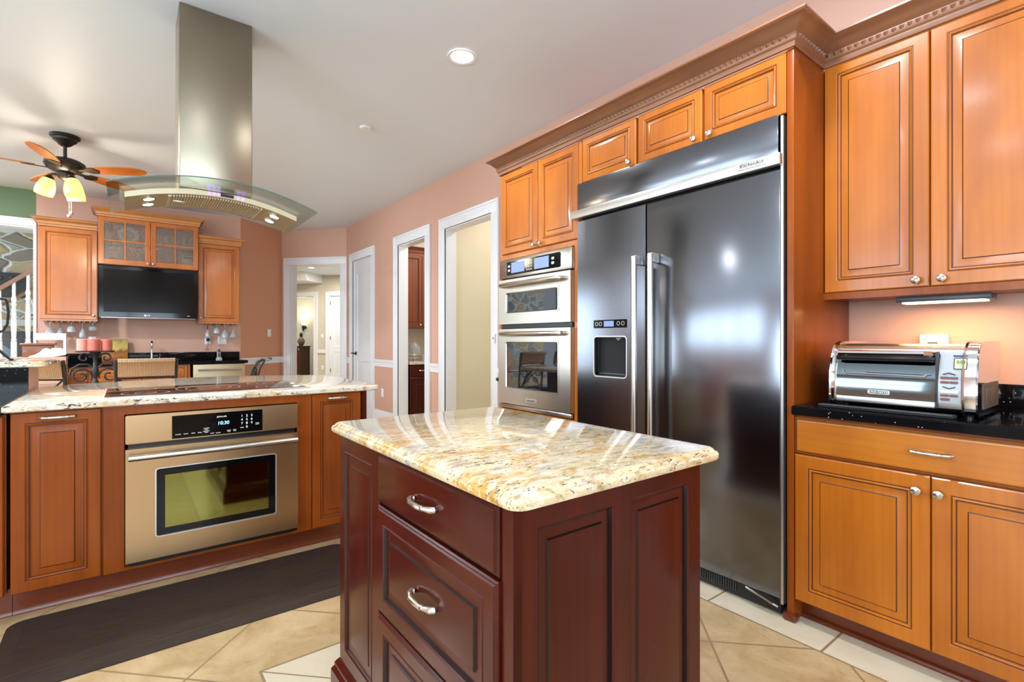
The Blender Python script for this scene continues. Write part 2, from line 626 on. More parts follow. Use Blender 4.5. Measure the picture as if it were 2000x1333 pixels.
def copy_tree(o, parent=None):
    c = o.copy()
    COL.objects.link(c)
    c.parent = parent
    for ch in [x for x in bpy.data.objects if x.parent == o]:
        copy_tree(ch, c)
    return c


def lettering(name, body, size, mat, parent, loc, rot=(PI / 2, 0, 0), align='CENTER', ext=.0005, shear=0.0, squeeze=1.0):
    cu = bpy.data.curves.new(name, 'FONT')
    cu.body = body
    cu.size = size
    cu.align_x = align
    cu.align_y = 'CENTER'
    cu.extrude = ext
    cu.shear = shear
    cu.materials.append(mat)
    f = bpy.data.objects.new(name, cu)
    COL.objects.link(f)
    bpy.context.view_layer.update()
    me = bpy.data.meshes.new_from_object(f.evaluated_get(bpy.context.evaluated_depsgraph_get()))
    me.name = name
    bpy.data.objects.remove(f, do_unlink=True)
    o = bpy.data.objects.new(name, me)
    COL.objects.link(o)
    o.parent = parent
    o.location = loc
    o.rotation_euler = rot
    o.scale = (squeeze, 1, 1)
    return o


# ------------------------------------------------------------------ cabinet pieces (front faces -y in the cabinet's own frame)
def raised_door(w, h, fw=.058, t=.02, bev=.034):
    return MB().panel(w, h, [
        (0, t, 0), (0, .004, 0), (.004, 0, 0), (fw - .012, 0, 0), (fw - .009, .003, 1), (fw - .0065, .003, 0), (fw - .003, -.0012, 0),
        (fw + .001, .0005, 0), (fw + .003, .008, 1), (fw + .0065, .008, 0), (fw + bev, .0035, 1), (fw + bev + .0035, .001, 0),
        (fw + bev + .006, .001, 0)])


def slab_front(w, h, t=.02):
    return MB().panel(w, h, [(0, t, 0), (0, .008, 0), (.003, .006, 1), (.006, .006, 0), (.010, .001, 0), (.013, 0, 0), (.016, 0, 0)])


_knob = _pull = None


def knob(parent, x, z, mat=None):
    global _knob
    if _knob is None:
        m = MB().lathe([(.0, .0), (.006, .0), (.0055, -.012), (.007, -.016), (.0135, -.019), (.0165, -.024), (.015, -.028), (.009, -.031), (.0, -.032)], axis='y', n=20)
        m.tube([(-.011, -.0312, -.006), (0, -.033, 0), (.011, -.0312, .006)], .0022, 6)
        _knob = m.build('knob', M['satin'], parent, (x, 0, z))
        _knob['label'] = 'satin nickel knob'
        return _knob
    return share(_knob, parent, (x, 0, z))


def pull(parent, x, z):
    global _pull
    if _pull is None:
        m = MB()
        m.tube([(-.054, .0, 0), (-.057, -.006, 0), (-.051, -.014, 0), (-.04, -.018, 0), (-.031, -.0235, 0), (-.024, -.025, 0), (0, -.026, 0),
                (.024, -.025, 0), (.031, -.0235, 0), (.04, -.018, 0), (.051, -.014, 0), (.057, -.006, 0), (.054, 0, 0)],
               [.0062, .0072, .0082, .0064, .0048, .0066, .0068, .0066, .0048, .0064, .0082, .0072, .0062], 10)
        for sx in (-1, 1):
            m.lathe([(0, -.003), (.0072, -.003), (.0072, .003), (0, .003)], (sx * .0285, -.0235, 0), 10, 'x')
        _pull = m.build('pull', M['satin'], parent, (x, 0, z))
        _pull['label'] = 'satin nickel bow pull'
        return _pull
    return share(_pull, parent, (x, 0, z))


def door(parent, x0, x1, z0, z1, mat, glaze, hw=None, fw=.058, name='door', y=0.0, bev=.034):
    o = raised_door(x1 - x0, z1 - z0, fw, .02, bev).build(name, [mat, glaze], parent, (x0, y, z0), sharp=25)
    if hw:
        (knob if hw[0] == 'k' else pull)(o, hw[1] - x0, hw[2] - z0)
    return o


def drawer(parent, x0, x1, z0, z1, mat, glaze, hw=None, raised=False, fw=.05, y=0.0):
    mb = raised_door(x1 - x0, z1 - z0, fw) if raised else slab_front(x1 - x0, z1 - z0)
    o = mb.build('drawer', [mat, glaze], parent, (x0, y, z0), sharp=25)
    if hw:
        (knob if hw[0] == 'k' else pull)(o, hw[1] - x0, hw[2] - z0)
    return o


def crown_profile(out=.08, h=.115):
    return [(0, 0), (.010, 0), (.013, .006), (.013, .022), (.018, .026), (.022, .034), (.022, .056), (.027, .060), (.034, .066),
            (.045, .078), (.058, .090), (.070, .097), (out - .004, .100), (out, .104), (out, h), (0, h)]


def sweep(path, prof, z, m=None, mi=0):
    """mitred moulding along a plan path; prof = (out, up); out is to the right of the walking direction"""
    m = m or MB()
    P = [Vector(p) for p in path]
    R = []
    for i, p in enumerate(P):
        ns = []
        if i > 0:
            d = (P[i] - P[i - 1]).normalized(); ns.append(Vector((d.y, -d.x)))
        if i < len(P) - 1:
            d = (P[i + 1] - P[i]).normalized(); ns.append(Vector((d.y, -d.x)))
        if len(ns) == 2:
            mm = (ns[0] + ns[1]) / (1 + ns[0].dot(ns[1]))
        else:
            mm = ns[0]
        R.append([(p.x + mm.x * o, p.y + mm.y * o, z + u) for o, u in prof])
    return m.rings(R, mi)


RX = -PI / 2      # yaw of things that stand against the right wall and face -x

# ================================================================== the room
CZ = 3.06
XW = 2.87


def wall_along(name, axis, pos, thick, a0, a1, z0, z1, openings, mat):
    """upright wall slab along x or y with rectangular openings [(a0, a1, z0, z1)]"""
    m = MB()
    def put(p, q, zz0, zz1):
        if q - p < 1e-4 or zz1 - zz0 < 1e-4:
            return
        if axis == 'y':
            m.box(pos, pos + thick, p, q, zz0, zz1)
        else:
            m.box(p, q, pos, pos + thick, zz0, zz1)
    c = a0
    for (o0, o1, oz0, oz1) in sorted(openings):
        put(c, o0, z0, z1)
        put(o0, o1, z0, oz0)
        put(o0, o1, oz1, z1)
        c = o1
    put(c, a1, z0, z1)
    return struct(m.build(name, mat, flat=True))


struct(MB().box(-7.2, 9.5, -3.3, 18, -.1, 0).build('floor', M['floor'], flat=True))
struct(MB().box(-7.2, 9.5, -3.3, 18, CZ, CZ + .1).build('ceiling', M['ceiling'], flat=True))
D3 = (4.06, 4.98)
D2 = (5.455, 6.23)
D1 = (7.15, 7.92)
DT = 2.465
wall_along('wall_right', 'y', XW, .13, -3.15, 8.25, 0, CZ, [(D3[0], D3[1], 0, DT), (D2[0], D2[1], 0, DT), (D1[0], D1[1], 0, DT)], M['wall'])
wall_along('wall_left', 'y', -4.73, .13, -3.15, 8.53, 0, CZ, [(-1.15, 1.55, .08, 2.55), (2.15, 7.25, 1.5, 2.7)], M['wall'])
wall_along('wall_near', 'x', -3.15, .13, -4.73, 3.0, 0, CZ, [(-2.5, 1.3, .65, 2.55)], M['wall'])
wall_along('wall_bar', 'x', 8.53, .14, -.905, 1.355, 0, CZ, [], M['wall'])
wall_along('wall_header', 'x', 8.53, .14, -4.6, -.905, 2.70, CZ, [], M['wall_green'])
# window bars behind the camera side
def window(name, axis, pos, a0, a1, z0, z1, bays, rows):
    m = MB()
    def bar(p, q, zz0, zz1):
        if axis == 'y':
            m.box(pos - .03, pos + .03, p, q, zz0, zz1, .004)
        else:
            m.box(p, q, pos - .03, pos + .03, zz0, zz1, .004)
    bar(a0 - .07, a0 + .03, z0 - .07, z1 + .07); bar(a1 - .03, a1 + .07, z0 - .07, z1 + .07)
    bar(a0 + .03, a1 - .03, z1 - .03, z1 + .07); bar(a0 + .03, a1 - .03, z0 - .07, z0 + .03)
    for i in range(1, bays):
        c = a0 + (a1 - a0) * i / bays
        bar(c - .05, c + .05, z0 + .03, z1 - .03)
    for j in range(1, rows):
        c = z0 + (z1 - z0) * j / rows
        for i in range(bays):
            l = a0 + (a1 - a0) * i / bays + .05
            r = a0 + (a1 - a0) * (i + 1) / bays - .05
            bar(l, r, c - .02, c + .02)
    return struct(m.build(name, M['white']))


window('window_1', 'y', -4.62, 2.15, 7.25, 1.5, 2.7, 4, 2)
window('window_2', 'y', -4.62, -1.15, 1.55, .08, 2.55, 2, 3)
window('window_3', 'x', -3.03, -2.5, 1.3, .65, 2.55, 3, 2)

# angled nook behind the peninsula: C3 - C2 - C1
C1, C2, C3 = Vector((2.87, 8.25)), Vector((2.07, 9.13)), Vector((1.355, 8.53))


def frame2(a, b):
    """Empty-free local frame along a->b seen from the kitchen: returns matrix with local x along the wall, y into the wall"""
    d = (b - a).normalized()
    mid = (a + b) / 2
    ang = math.atan2(d.y, d.x)
    return Matrix.Translation((mid.x, mid.y, 0)) @ Matrix.Rotation(ang, 4, 'Z'), (b - a).length, ang


FN, LN, AN = frame2(C2, C1)          # wall with the tall doorway
FL, LL, AL = frame2(C3, C2)          # short wall with the switch
NS0, NS1 = -.42, .49
m = MB()
m.box(-LN / 2, NS0, 0, .15, 0, CZ).box(NS1, LN / 2 + .1, 0, .15, 0, CZ).box(NS0, NS1, 0, .15, DT, CZ)
struct(m.xf(FN).build('wall_nook', M['wall'], flat=True))
struct(MB().box(-LL / 2, LL / 2, 0, .15, 0, CZ).xf(FL).build('wall_angle', M['wall_warm_lit'], flat=True))


# ------------------------------------------------------------------ white casings, rails, baseboards
def casing(m, a0, a1, top, w=.12, jamb=.13, front=0.0, y0=None):
    """door casing in a frame where local x runs along the wall and -y faces the room"""
    for (p, q) in ((a0 - w, a0), (a1, a1 + w)):
        m.box(p, q, -.018, .0, 0, top, .003)
    m.box(a0 - w, a1 + w, -.018, 0, top, top + w, .003)
    # back band and inner bead
    m.box(a0 - w - .004, a0 - w + .022, -.03, 0, 0, top + w + .004, .006)
    m.box(a1 + w - .022, a1 + w + .004, -.03, 0, 0, top + w + .004, .006)
    m.box(a0 - w + .022, a1 + w - .022, -.03, 0, top + w - .022, top + w + .004, .006)
    m.box(a0 - .014, a0, -.024, 0, 0, top + .0, .004)
    m.box(a1, a1 + .014, -.024, 0, 0, top + .0, .004)
    m.box(a0, a1, -.024, 0, top, top + .014, .004)
    # jamb lining
    m.box(a0, a0 + .012, 0, jamb, 0, top)
    m.box(a1 - .012, a1, 0, jamb, 0, top)
    m.box(a0 + .012, a1 - .012, 0, jamb, top - .012, top)
    return m


FR = Matrix.Translation((XW, 0, 0)) @ Matrix.Rotation(RX, 4, 'Z')      # local x = -world y


def on_right(m):
    return m.xf(FR)


struct(on_right(casing(MB(), -D3[1], -D3[0], DT)).build('trim_1', M['white']))
struct(on_right(casing(MB(), -D2[1], -D2[0], DT)).build('trim_2', M['white']))
struct(on_right(casing(MB(), -D1[1], -D1[0], DT)).build('trim_3', M['white']))
struct(casing(MB(), NS0, NS1, DT, .12, .15).xf(FN).build('trim_4', M['white']))

RAIL = [(0, 0), (.012, 0), (.012, .03), (.018, .034), (.018, .05), (.024, .056), (.034, .078), (.036, .09), (.030, .1), (0, .1)]
BASE = [(0, 0), (.018, 0), (.018, .15), (.014, .165), (.010, .185), (.006, .2), (0, .2)]


def runs(name, prof, z, segs):
    m = MB()
    for a, b in segs:
        sweep([a, b], prof, z, m)
    return struct(m.build(name, M['white']))


g = .125
RW = [((XW, 8.22), (XW, D1[1] + g)), ((XW, D1[0] - g), (XW, D2[1] + g)), ((XW, D2[0] - g), (XW, D3[1] + g)), ((XW, D3[0] - g), (XW, 3.1))]
runs('trim_5', RAIL, .825, RW)
runs('baseboard_right', BASE, 0, RW)


def P2(fr, s):
    q = fr @ Vector((s, 0, 0))
    return (q.x, q.y)


NW = [(P2(FL, -LL / 2), P2(FL, LL / 2)), (P2(FN, -LN / 2), P2(FN, NS0 - g)), (P2(FN, NS1 + g), P2(FN, LN / 2))]
runs('trim_6', RAIL, .825, NW)
runs('baseboard_nook', BASE, 0, NW)

# ------------------------------------------------------------------ closed white door on the right wall
dr = MB()
W = D1[1] - D1[0] - .03
h = DT - .025


def arch_panel(m, x0, x1, z0, z1, y, arch=0.0):
    n = 9 if arch else 1
    top = [(x1 + (x0 - x1) * i / n, z1 + arch * math.sin(PI * i / n)) for i in range(n + 1)]
    poly = [(x0, z0), (x1, z0)] + top
    R = []
    for ins, d in ((0, y), (.012, y + .008), (.02, y + .008), (.05, y + .001)):
        q = offset_poly(poly, ins) if ins else poly
        R.append([(p[0], d, p[1]) for p in q])
    m.rings(R, 0, False, True)


def door_leaf(w, h, t=.035):
    m = MB()
    m.box(0, w, .0, t, 0, .22).box(0, w, 0, t, .86, 1.02).box(0, .115, 0, t, .22, .86).box(w - .115, w, 0, t, .22, .86)
    m.box(0, .115, 0, t, 1.02, h).box(w - .115, w, 0, t, 1.02, h).box(.115, w - .115, 0, t, h - .2, h)
    m.box(.115, w - .115, .012, t, 1.02, h - .2).box(.115, w - .115, .012, t, .22, .86)
    arch_panel(m, .115, w - .115, .22, .86, 0.0)
    arch_panel(m, .115, w - .115, 1.02, h - .2, 0.0, .0)
    return m


def lever(name, parent, loc, mirror=1):
    m = MB()
    m.lathe([(0, 0), (.03, 0), (.03, -.006), (.024, -.01), (.012, -.012), (.01, -.045), (0, -.045)], axis='y', n=16)
    m.tube([(0, -.045, 0), (.02 * mirror, -.05, .002), (.06 * mirror, -.05, .006), (.105 * mirror, -.046, -.002)], [.009, .009, .008, .006], 8)
    return m.build(name, M['bronze'], parent, loc)


leaf = struct(door_leaf(W, h).build('door_1', M['door_white'], None, (XW + .012, D1[1] - .015, .012), (0, 0, RX)))
lever('handle', leaf, (.065, 0, .98), -1)
hg = None
for zz in (.28, .95, 1.6, 2.2):
    if hg is None:
        hg = MB().lathe([(0, 0), (.009, 0), (.009, .1), (0, .1)], n=10).box(-.028, .006, .006, .012, .002, .098).build('hinge', M['bronze'], leaf, (W + .004, -.008, zz))
    else:
        share(hg, leaf, (W + .004, -.008, zz))

# ================================================================== right wall cabinetry
# ---- oven tower: y 3.08 .. 2.245
T0 = 3.08
tow = thing('oven_cabinet', 'tall honey maple cabinet holding the built-in double wall oven', 'cabinet', (2.25, T0, 0), RX)
m = MB()
wT = .835
m.box(0, .018, .021, .612, .1, 2.449).box(wT - .02, wT, .021, .612, .1, 2.449).box(.018, wT - .02, .6, .612, .1, 2.449)
m.box(.018, wT - .02, .021, .6, 1.815, 2.449).box(.018, wT - .02, .021, .6, .1, .685)
m.box(0, .02, .001, .022, .1, 1.835).box(.796, wT, .001, .022, .1, 1.835).box(.02, .796, .001, .021, 1.803, 1.835).box(.02, .796, .001, .021, .66, .69)
m.build('carcass', M['maple'], tow)
MB().box(.0, wT, .075, .1, 0, .1).build('toe_kick', M['toe'], tow)
door(tow, .006, .435, 1.845, 2.447, M['maple'], M['glaze'], ('k', .403, 1.868))
door(tow, .44, wT - .004, 1.845, 2.447, M['maple'], M['glaze'], ('k', .472, 1.868))
drawer(tow, .01, wT - .01, .12, .64, M['maple_h'], M['glaze'], ('p', wT / 2, .44), True)

# ---- double wall oven with microwave
ov = thing('double_oven', 'stainless double wall oven with microwave above, beside the dark refrigerator', 'oven', (2.25, T0 - .408, 0), RX)
m = MB().box(-.37, .37, .03, .58, .7, 1.795)
m.build('oven_body', M['dark_grey'], ov)
wo = .3865
m = MB().box(-wo, wo, -.022, .03, 1.655, 1.797, .008)
m.build('control_panel', M['steel'], ov)
dsp = MB().prism(rrect(-.29, .285, 1.677, 1.775, .012), 'y', -.027, -.02).build('display_panel', M['gloss_black'], ov)
for x in (-.16, .1):
    MB().box(x - .075, x + .075, -.0285, -.026, 1.69, 1.765, .0).build('screen', M['lcd_blue'], dsp)
m = MB()
for i in range(4):
    for j in range(3):
        m.lathe([(0, -.0268), (.0055, -.0268), (.0055, -.0285), (0, -.0285)], (-.052 + j * .022, 0, 1.697 + i * .02), 8, 'y')
m.build('keypad', M['silver_trim'], dsp)
for x in (-.262, .215):
    for z in (1.712, 1.742):
        MB().box(x - .012, x + .012, -.0285, -.0265, z - .008, z + .008).build('soft_key', M['silver_trim'], dsp)
# microwave door
def oven_door(z0, z1, wx0, wx1, wz0, wz1, hz, nm, logo=None):
    d = MB().holed(-wo, wo, z0, z1, wx0, wx1, wz0, wz1, -.032, .02).build(nm, M['steel'], ov)
    rim = MB()
    R = []
    for ins, y in ((-.012, -.032), (-.012, -.036), (-.002, -.036), (.004, -.028)):
        R.append([(p[0], y, p[1]) for p in offset_poly(rrect(wx0, wx1, wz0, wz1, .012), ins)])
    rim.rings(R, 0, False, False)
    rim.build('window_rim', M['satin'], d)
    MB().box(wx0 + .0005, wx1 - .0005, -.026, -.014, wz0 + .0005, wz1 - .0005).build('window_glass', M['oven_window'], d)
    hb = MB()
    hb.tube([(-.325, -.03, hz), (-.32, -.062, hz), (-.3, -.074, hz), (-.15, -.082, hz), (0, -.085, hz), (.15, -.082, hz), (.3, -.074, hz), (.32, -.062, hz), (.325, -.03, hz)],
            [.017, .018, .019, .02, .02, .02, .019, .018, .017], 12, flat=.85)
    hb.build('handle', M['satin'], d)
    return d


oven_door(1.318, 1.645, -.292, .268, 1.4, 1.545, 1.6, 'microwave_door')
MB().box(-wo + .01, wo - .004, -.012, .03, 1.288, 1.315).build('vent_strip', M['black'], ov)
od = oven_door(.735, 1.282, -.292, .268, .852, 1.187, 1.245, 'oven_door')
bd = MB().prism(rrect(-.062, .052, .765, .792, .006), 'y', -.036, -.031).build('badge', M['silver_trim'], od)
lettering('badge_lettering', 'KitchenAid', .017, M['text_dark'], od, (-.005, -.0362, .779))
rk = MB()
for k in range(3):
    rk.tube([(-.29, .1 + k * .12, 1.0), (.26, .1 + k * .12, 1.0)], .003, 6)
MB().box(-wo + .012, wo - .006, -.02, .03, .7, .728, .003).build('base_trim', M['steel'], ov)

# little black latch strap by the tower
lt = thing('safety_latch', 'small black plastic latch on the side of the cabinet left of the wall oven', 'latch', (2.262, 3.08, .9), RX)
MB().box(-.04, -.0, -.012, .012, -.018, .018, .005).box(-.05, -.02, -.02, -.005, -.012, .012, .004).build('clip', M['black'], lt)

# ---- refrigerator
fr = thing('refrigerator', 'wide black stainless side-by-side refrigerator with a water dispenser', 'refrigerator', (2.235, 2.242, 0), RX)
wf = 1.235
MB().box(.012, wf - .012, .045, .62, .02, 2.17).build('body', M['matte_black'], fr)
MB().box(0, wf - .012, -.0, .045, 2.008, 2.178, .004).build('top_grille', M['black_steel'], fr)
tb = MB().box(-.034, wf + .006, -.028, .012, 1.957, 2.006, .004).build('trim_bar', M['silver_trim'], fr)
bp = MB().box(1.056, 1.186, -.034, -.026, 1.969, 1.998, .003).build('badge', M['silver_trim'], tb)
lettering('badge_lettering', 'KitchenAid', .0235, M['text_dark'], tb, (1.121, -.0345, 1.9835))
MB().box(.0, .006, .042, .06, .08, 1.95).build('side_trim', M['silver_trim'], fr)
MB().box(wf - .003, wf + .008, .002, .06, .06, 2.17).build('side_trim', M['silver_trim'], fr)
xs = .522
fd = MB().holed(.002, xs, .082, 1.94, .142, .392, .985, 1.222, 0, .04).build('freezer_door', M['black_steel'], fr, flat=True)
rc = MB().box(.142, .392, .13, .14, .985, 1.222).box(.142, .150, .04, .13, .985, 1.222).box(.384, .392, .04, .13, .985, 1.222).box(.15, .384, .04, .13, 1.214, 1.222).box(.15, .384, .04, .13, .985, .993)
rc.build('dispenser_recess', M['black'], fd)
m = MB()
R = [[(p[0], y, p[1]) for p in offset_poly(rrect(.142, .392, .985, 1.222, .02), i)] for i, y in ((-.004, 0), (-.004, -.003), (.003, -.003), (.004, .004))]
m.rings(R, 0, False, False)
m.build('recess_rim', M['silver_trim'], fd)
for k, x in enumerate((.255, .33)):
    MB().prism(rrect(x - .03, x + .03, 1.03, 1.17, .022), 'y', .09, .128).build('paddle', M['dark_grey'], fd)
m = MB().lathe([(0, 1.214), (.045, 1.214), (.038, 1.19), (.03, 1.18), (0, 1.18)], (.292, .085, 0), 16)
m.build('spout', M['silver_plastic'], fd)
MB().box(.155, .38, .03, .125, .993, 1.006, .003).build('drip_tray', M['dark_grey'], fd)
cp = MB().prism(rrect(.142, .392, 1.272, 1.32, .006), 'y', -.004, .002).build('control_strip', M['gloss_black'], fd)
MB().box(.225, .3, -.0052, -.004, 1.28, 1.313).build('screen', M['lcd_blue'], fd)
for x in (.168, .198, .335, .368):
    m = MB()
    m.rings([[(x + r * math.cos(2 * PI * i / 14), y, 1.297 + r * math.sin(2 * PI * i / 14)) for i in range(14)] for r, y in ((.012, -.0042), (.012, -.0056), (.009, -.0056), (.009, -.0042))], 0, False, False)
    m.build('button_ring', M['silver_plastic'], fd)
rd = MB().box(xs + .007, wf - .004, 0, .04, .082, 1.94, .004).build('refrigerator_door', M['black_steel'], fr)


def fridge_handle(parent, x):
    m = MB()
    m.tube([(x, -.062, .4), (x, -.062, 1.655)], .0165, 14)
    m.build('handle', M['satin'], parent)
    for z in (.42, 1.635):
        q = MB()
        q.box(x - .017, x + .017, -.064, 0, z - .025, z + .025, .006)
        q.build('handle_bracket', M['silver_trim'], parent)


fridge_handle(fd, .492)
fridge_handle(rd, .598)
m = MB().box(.01, wf - .01, .02, .045, .012, .078)
m.build('toe_grille', M['black'], fr)
m = MB()
for i in range(26):
    x = .72 + i * .012
    m.box(x, x + .005, .015, .021, .03, .07)
m.build('grille_slats', M['dark_grey'], fr)
MB().tube([(1.08, .0, .076), (1.12, -.004, .07), (1.17, -.004, .06), (1.2, -.002, .05), (1.215, .01, .04)], .006, 6).build('door_spring', M['satin'], fr)

# ---- side panel + cabinets over the refrigerator
oc = thing('over_fridge_cabinet', 'honey maple cabinet with three doors above the refrigerator and a tall end panel', 'cabinet', (2.25, 2.244, 0), RX)
m = MB().box(0, wf + .018, .0215, .61, 2.185, 2.45)
m.build('carcass', M['maple'], oc)
MB().box(0, .028, .001, .022, 2.182, 2.45).build('filler', M['maple'], oc)
for x0, x1, kx in ((.03, .443, .405), (.461, .849, .815), (.863, 1.25, .9)):
    door(oc, x0, x1, 2.182, 2.448, M['maple'], M['glaze'], ('k', kx, 2.204), .05, bev=.026)

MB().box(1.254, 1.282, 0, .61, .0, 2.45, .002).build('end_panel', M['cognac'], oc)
MB().box(1.242, 1.294, -.016, .03, 0, .03, .008).build('shoe_block', M['toe'], oc)

# ---- upper cabinet right of the panel
uc = thing('wall_cabinet', 'large two-door honey maple wall cabinet above the toaster oven', 'cabinet', (2.555, .962, 0), RX)
wu = 1.15
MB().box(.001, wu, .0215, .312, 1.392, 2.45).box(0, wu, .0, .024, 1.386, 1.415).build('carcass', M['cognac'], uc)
door(uc, .003, .385, 1.418, 2.462, M['maple'], M['glaze'], ('k', .346, 1.445), .062)
door(uc, .389, .771, 1.418, 2.462, M['maple'], M['glaze'], ('k', .428, 1.445), .062)
door(uc, .775, wu - .004, 1.418, 2.462, M['maple'], M['glaze'], ('k', .814, 1.445), .062)

ul = thing('under_cabinet_light', 'slim lit lamp bar fixed beneath the right wall cabinet', 'lamp', (2.6, .70, 1.352), RX)
MB().box(0, .3, 0, .1, .008, .032, .004).build('housing', M['dark_grey'], ul)
MB().box(.02, .28, .01, .09, .002, .0085).build('diffuser', M['under_lamp'], ul)
area_light('under_cabinet_lamp', (2.66, .55, 1.35), (0, 0, 0), .1, .28, 3.0, (1, .5, .17))

# ---- crown moulding over the whole right run
cr = thing('crown_molding', 'dark glazed crown molding with egg-and-dart band along the right cabinets', 'molding')
path = [(2.865, 3.08), (2.25, 3.08), (2.25, .965), (2.555, .965), (2.555, -.2)]
sweep(path, crown_profile(.082, .112), 2.4505).build('profile', M['crown'], cr)
m = MB()


def darts(a, b, step=.027):
    a, b = Vector(a), Vector(b)
    d = (b - a)
    L = d.length
    d.normalize()
    nrm = Vector((d.y, -d.x))
    k = int(L / step)
    for i in range(k):
        c = a + d * (step * (i + .5)) + nrm * .022
        for (hw, z0, z1, o) in ((.009, 2.484, 2.503, .011),):
            pts = []
            p = [(-hw, z1), (-hw * .8, z0 + .006), (0, z0), (hw * .8, z0 + .006), (hw, z1)]
            base = [(c.x + d.x * u, c.y + d.y * u, z) for u, z in p]
            tip = (c.x + nrm.x * o, c.y + nrm.y * o, (z0 + z1) / 2 + .004)
            m.add(base + [tip], [(0, 1, 5), (1, 2, 5), (2, 3, 5), (3, 4, 5), (4, 0, 5)])


darts((2.25, 3.10), (2.25, .945))
darts((2.25, .965), (2.53, .965))
darts((2.555, .945), (2.555, -.2))
dm = m.build('dart_band', M['crown'], cr, flat=True)
dm['label'] = 'carved egg-and-dart band'

# ---- base cabinet, counter
bc = thing('base_cabinet', 'honey maple base cabinet with two doors and a wide drawer under the black counter', 'cabinet', (2.25, .961, 0), RX)
wb = 1.15
MB().box(0, wb, .0215, .6, .1, .884).build('carcass', M['cognac'], bc)
MB().box(0, wb, .085, .1, 0, .1).build('toe_kick', M['toe'], bc)
MB().tube([(0, .078, .008), (wb, .078, .008)], .011, 8).build('toe_molding', M['toe'], bc)
drawer(bc, .002, .912, .724, .872, M['maple_h'], M['glaze'], ('p', .458, .8))
door(bc, .002, .455, .098, .716, M['maple'], M['glaze'], ('k', .42, .662), .062)
door(bc, .459, .912, .098, .716, M['maple'], M['glaze'], ('k', .482, .662), .062)
drawer(bc, .918, wb - .004, .724, .872, M['maple_h'], M['glaze'])
door(bc, .918, wb - .004, .098, .716, M['maple'], M['glaze'], None, .062)
ct = thing('black_counter', 'polished black granite countertop under the toaster oven', 'countertop', (2.25, .961, 0), RX)
MB().slab(rrect(.0, wb, -.028, .617, .003, 2), [(.004, .886), (0, .89), (0, .918), (.006, .924)]).build('counter_slab', M['black_granite'], ct)
bsp = thing('backsplash', 'low black granite upstand on the orange wall behind the toaster oven', 'backsplash', (2.25, .961, 0), RX)
MB().box(.0, wb, .597, .617, .9245, 1.02, .002).build('upstand', M['black_granite'], bsp)

# ---- toaster oven on the counter (front faces -x)
tz = .924
to = thing('toaster_oven', 'chrome countertop toaster oven with a glass door on the black counter', 'toaster oven', (2.33, .852, tz), RX)
tw, td, th = .46, .37, .262
# side profile (y depth, z) with a rounded, bulging front
prof = [(.02, .018), (.005, .03), (.0, .06), (.004, .14), (.022, .205), (.04, .238), (.062, .254), (.10, th), (td, th), (td, .018)]


def tprof(x0, x1, grow=0.0):
    m = MB()
    c = (.16, .14)
    pp = [(p[0] + (p[0] - c[0]) * grow, p[1] + (p[1] - c[1]) * grow) for p in prof]
    return m.prism(pp, 'x', x0, x1)


m = tprof(.018, tw - .022)
m.build('body', M['steel'], to)
for x0, x1 in ((0, .02), (tw - .042, tw)):
    m = MB()
    pp = [(p[0] - (.008 if p[0] < .11 else 0), p[1] + (.004 if p[1] > .1 else -.004)) for p in prof]
    m.rings([[(x0, p[0], p[1]) for p in offset_poly(pp, .006)], [(x0 + .006, p[0], p[1]) for p in pp], [(x1 - .006, p[0], p[1]) for p in pp], [(x1, p[0], p[1]) for p in offset_poly(pp, .006)]])
    m.build('end_cap', M['chrome'], to)
# glass door following the bulge
gp = [(-.011, .052), (-.009, .09), (-.004, .135), (.008, .185), (.02, .212)]
dx0, dx1 = .026, .345
m = MB()
m.rings([[(dx0, y, z) for y, z in gp], [(dx1, y, z) for y, z in gp]], 0, False, False, False)
m.rings([[(dx0, y + .006, z) for y, z in gp], [(dx1, y + .006, z) for y, z in gp]], 0, False, False, False)
gd = m.build('glass_door', M['toaster_glass'], to)
m = MB()
m.box(dx0, dx1, -.012, .01, .028, .052, .004)
m.build('door_rail', M['silver_trim'], gd)
m = MB().tube([(dx0 + .004, .012, .222), (dx0 + .012, -.016, .225), (dx1 - .03, -.016, .225), (dx1 - .008, .012, .222)], .013, 10, flat=1.0)
m.build('handle', M['chrome'], gd)
m = MB().tube([(dx0 + .006, -.004, .205), (dx0 + .02, -.012, .206), (dx1 - .02, -.012, .206), (dx1 - .004, -.004, .205)], .010, 8)
m.build('handle_grip', M['black'], gd)
bx = MB()
R = [[(p[0], y, p[1]) for p in offset_poly(rrect(.137, .208, .066, .081, .004), i)] for i, y in ((0, -.0085), (0, -.0115), (.0015, -.0115), (.0015, -.0085))]
bx.rings(R, 0, False, False)
bx.build('brand_frame', M['text'], gd)
lettering('brand_lettering', 'BLACK+DECKER', .0098, M['text'], gd, (.1725, -.0108, .0735))
m = MB()
m.tube([(dx0 + .018, -.0075, .158), (dx0 + .024, -.0075, .155), (dx0 + .026, -.0085, .148), (dx0 + .032, -.009, .144), (dx1 - .03, -.009, .142), (dx1 - .026, -.0085, .148), (dx1 - .014, -.008, .15)], .0014, 6)
m.tube([(dx0 + .1, -.0088, .152), (dx1 - .04, -.0088, .150)], .001, 6)
m.build('wire_rack', M['chrome'], to)
m = MB()
for i in range(34):
    x = dx0 + .045 + i * .0078
    m.box(x, x + .004, -.0125, -.009, .0545, .058)
m.build('crumb_rack', M['dark_grey'], to)
MB().box(dx1, dx1 + .006, -.006, .03, .03, .235).build('door_gap', M['black'], to)
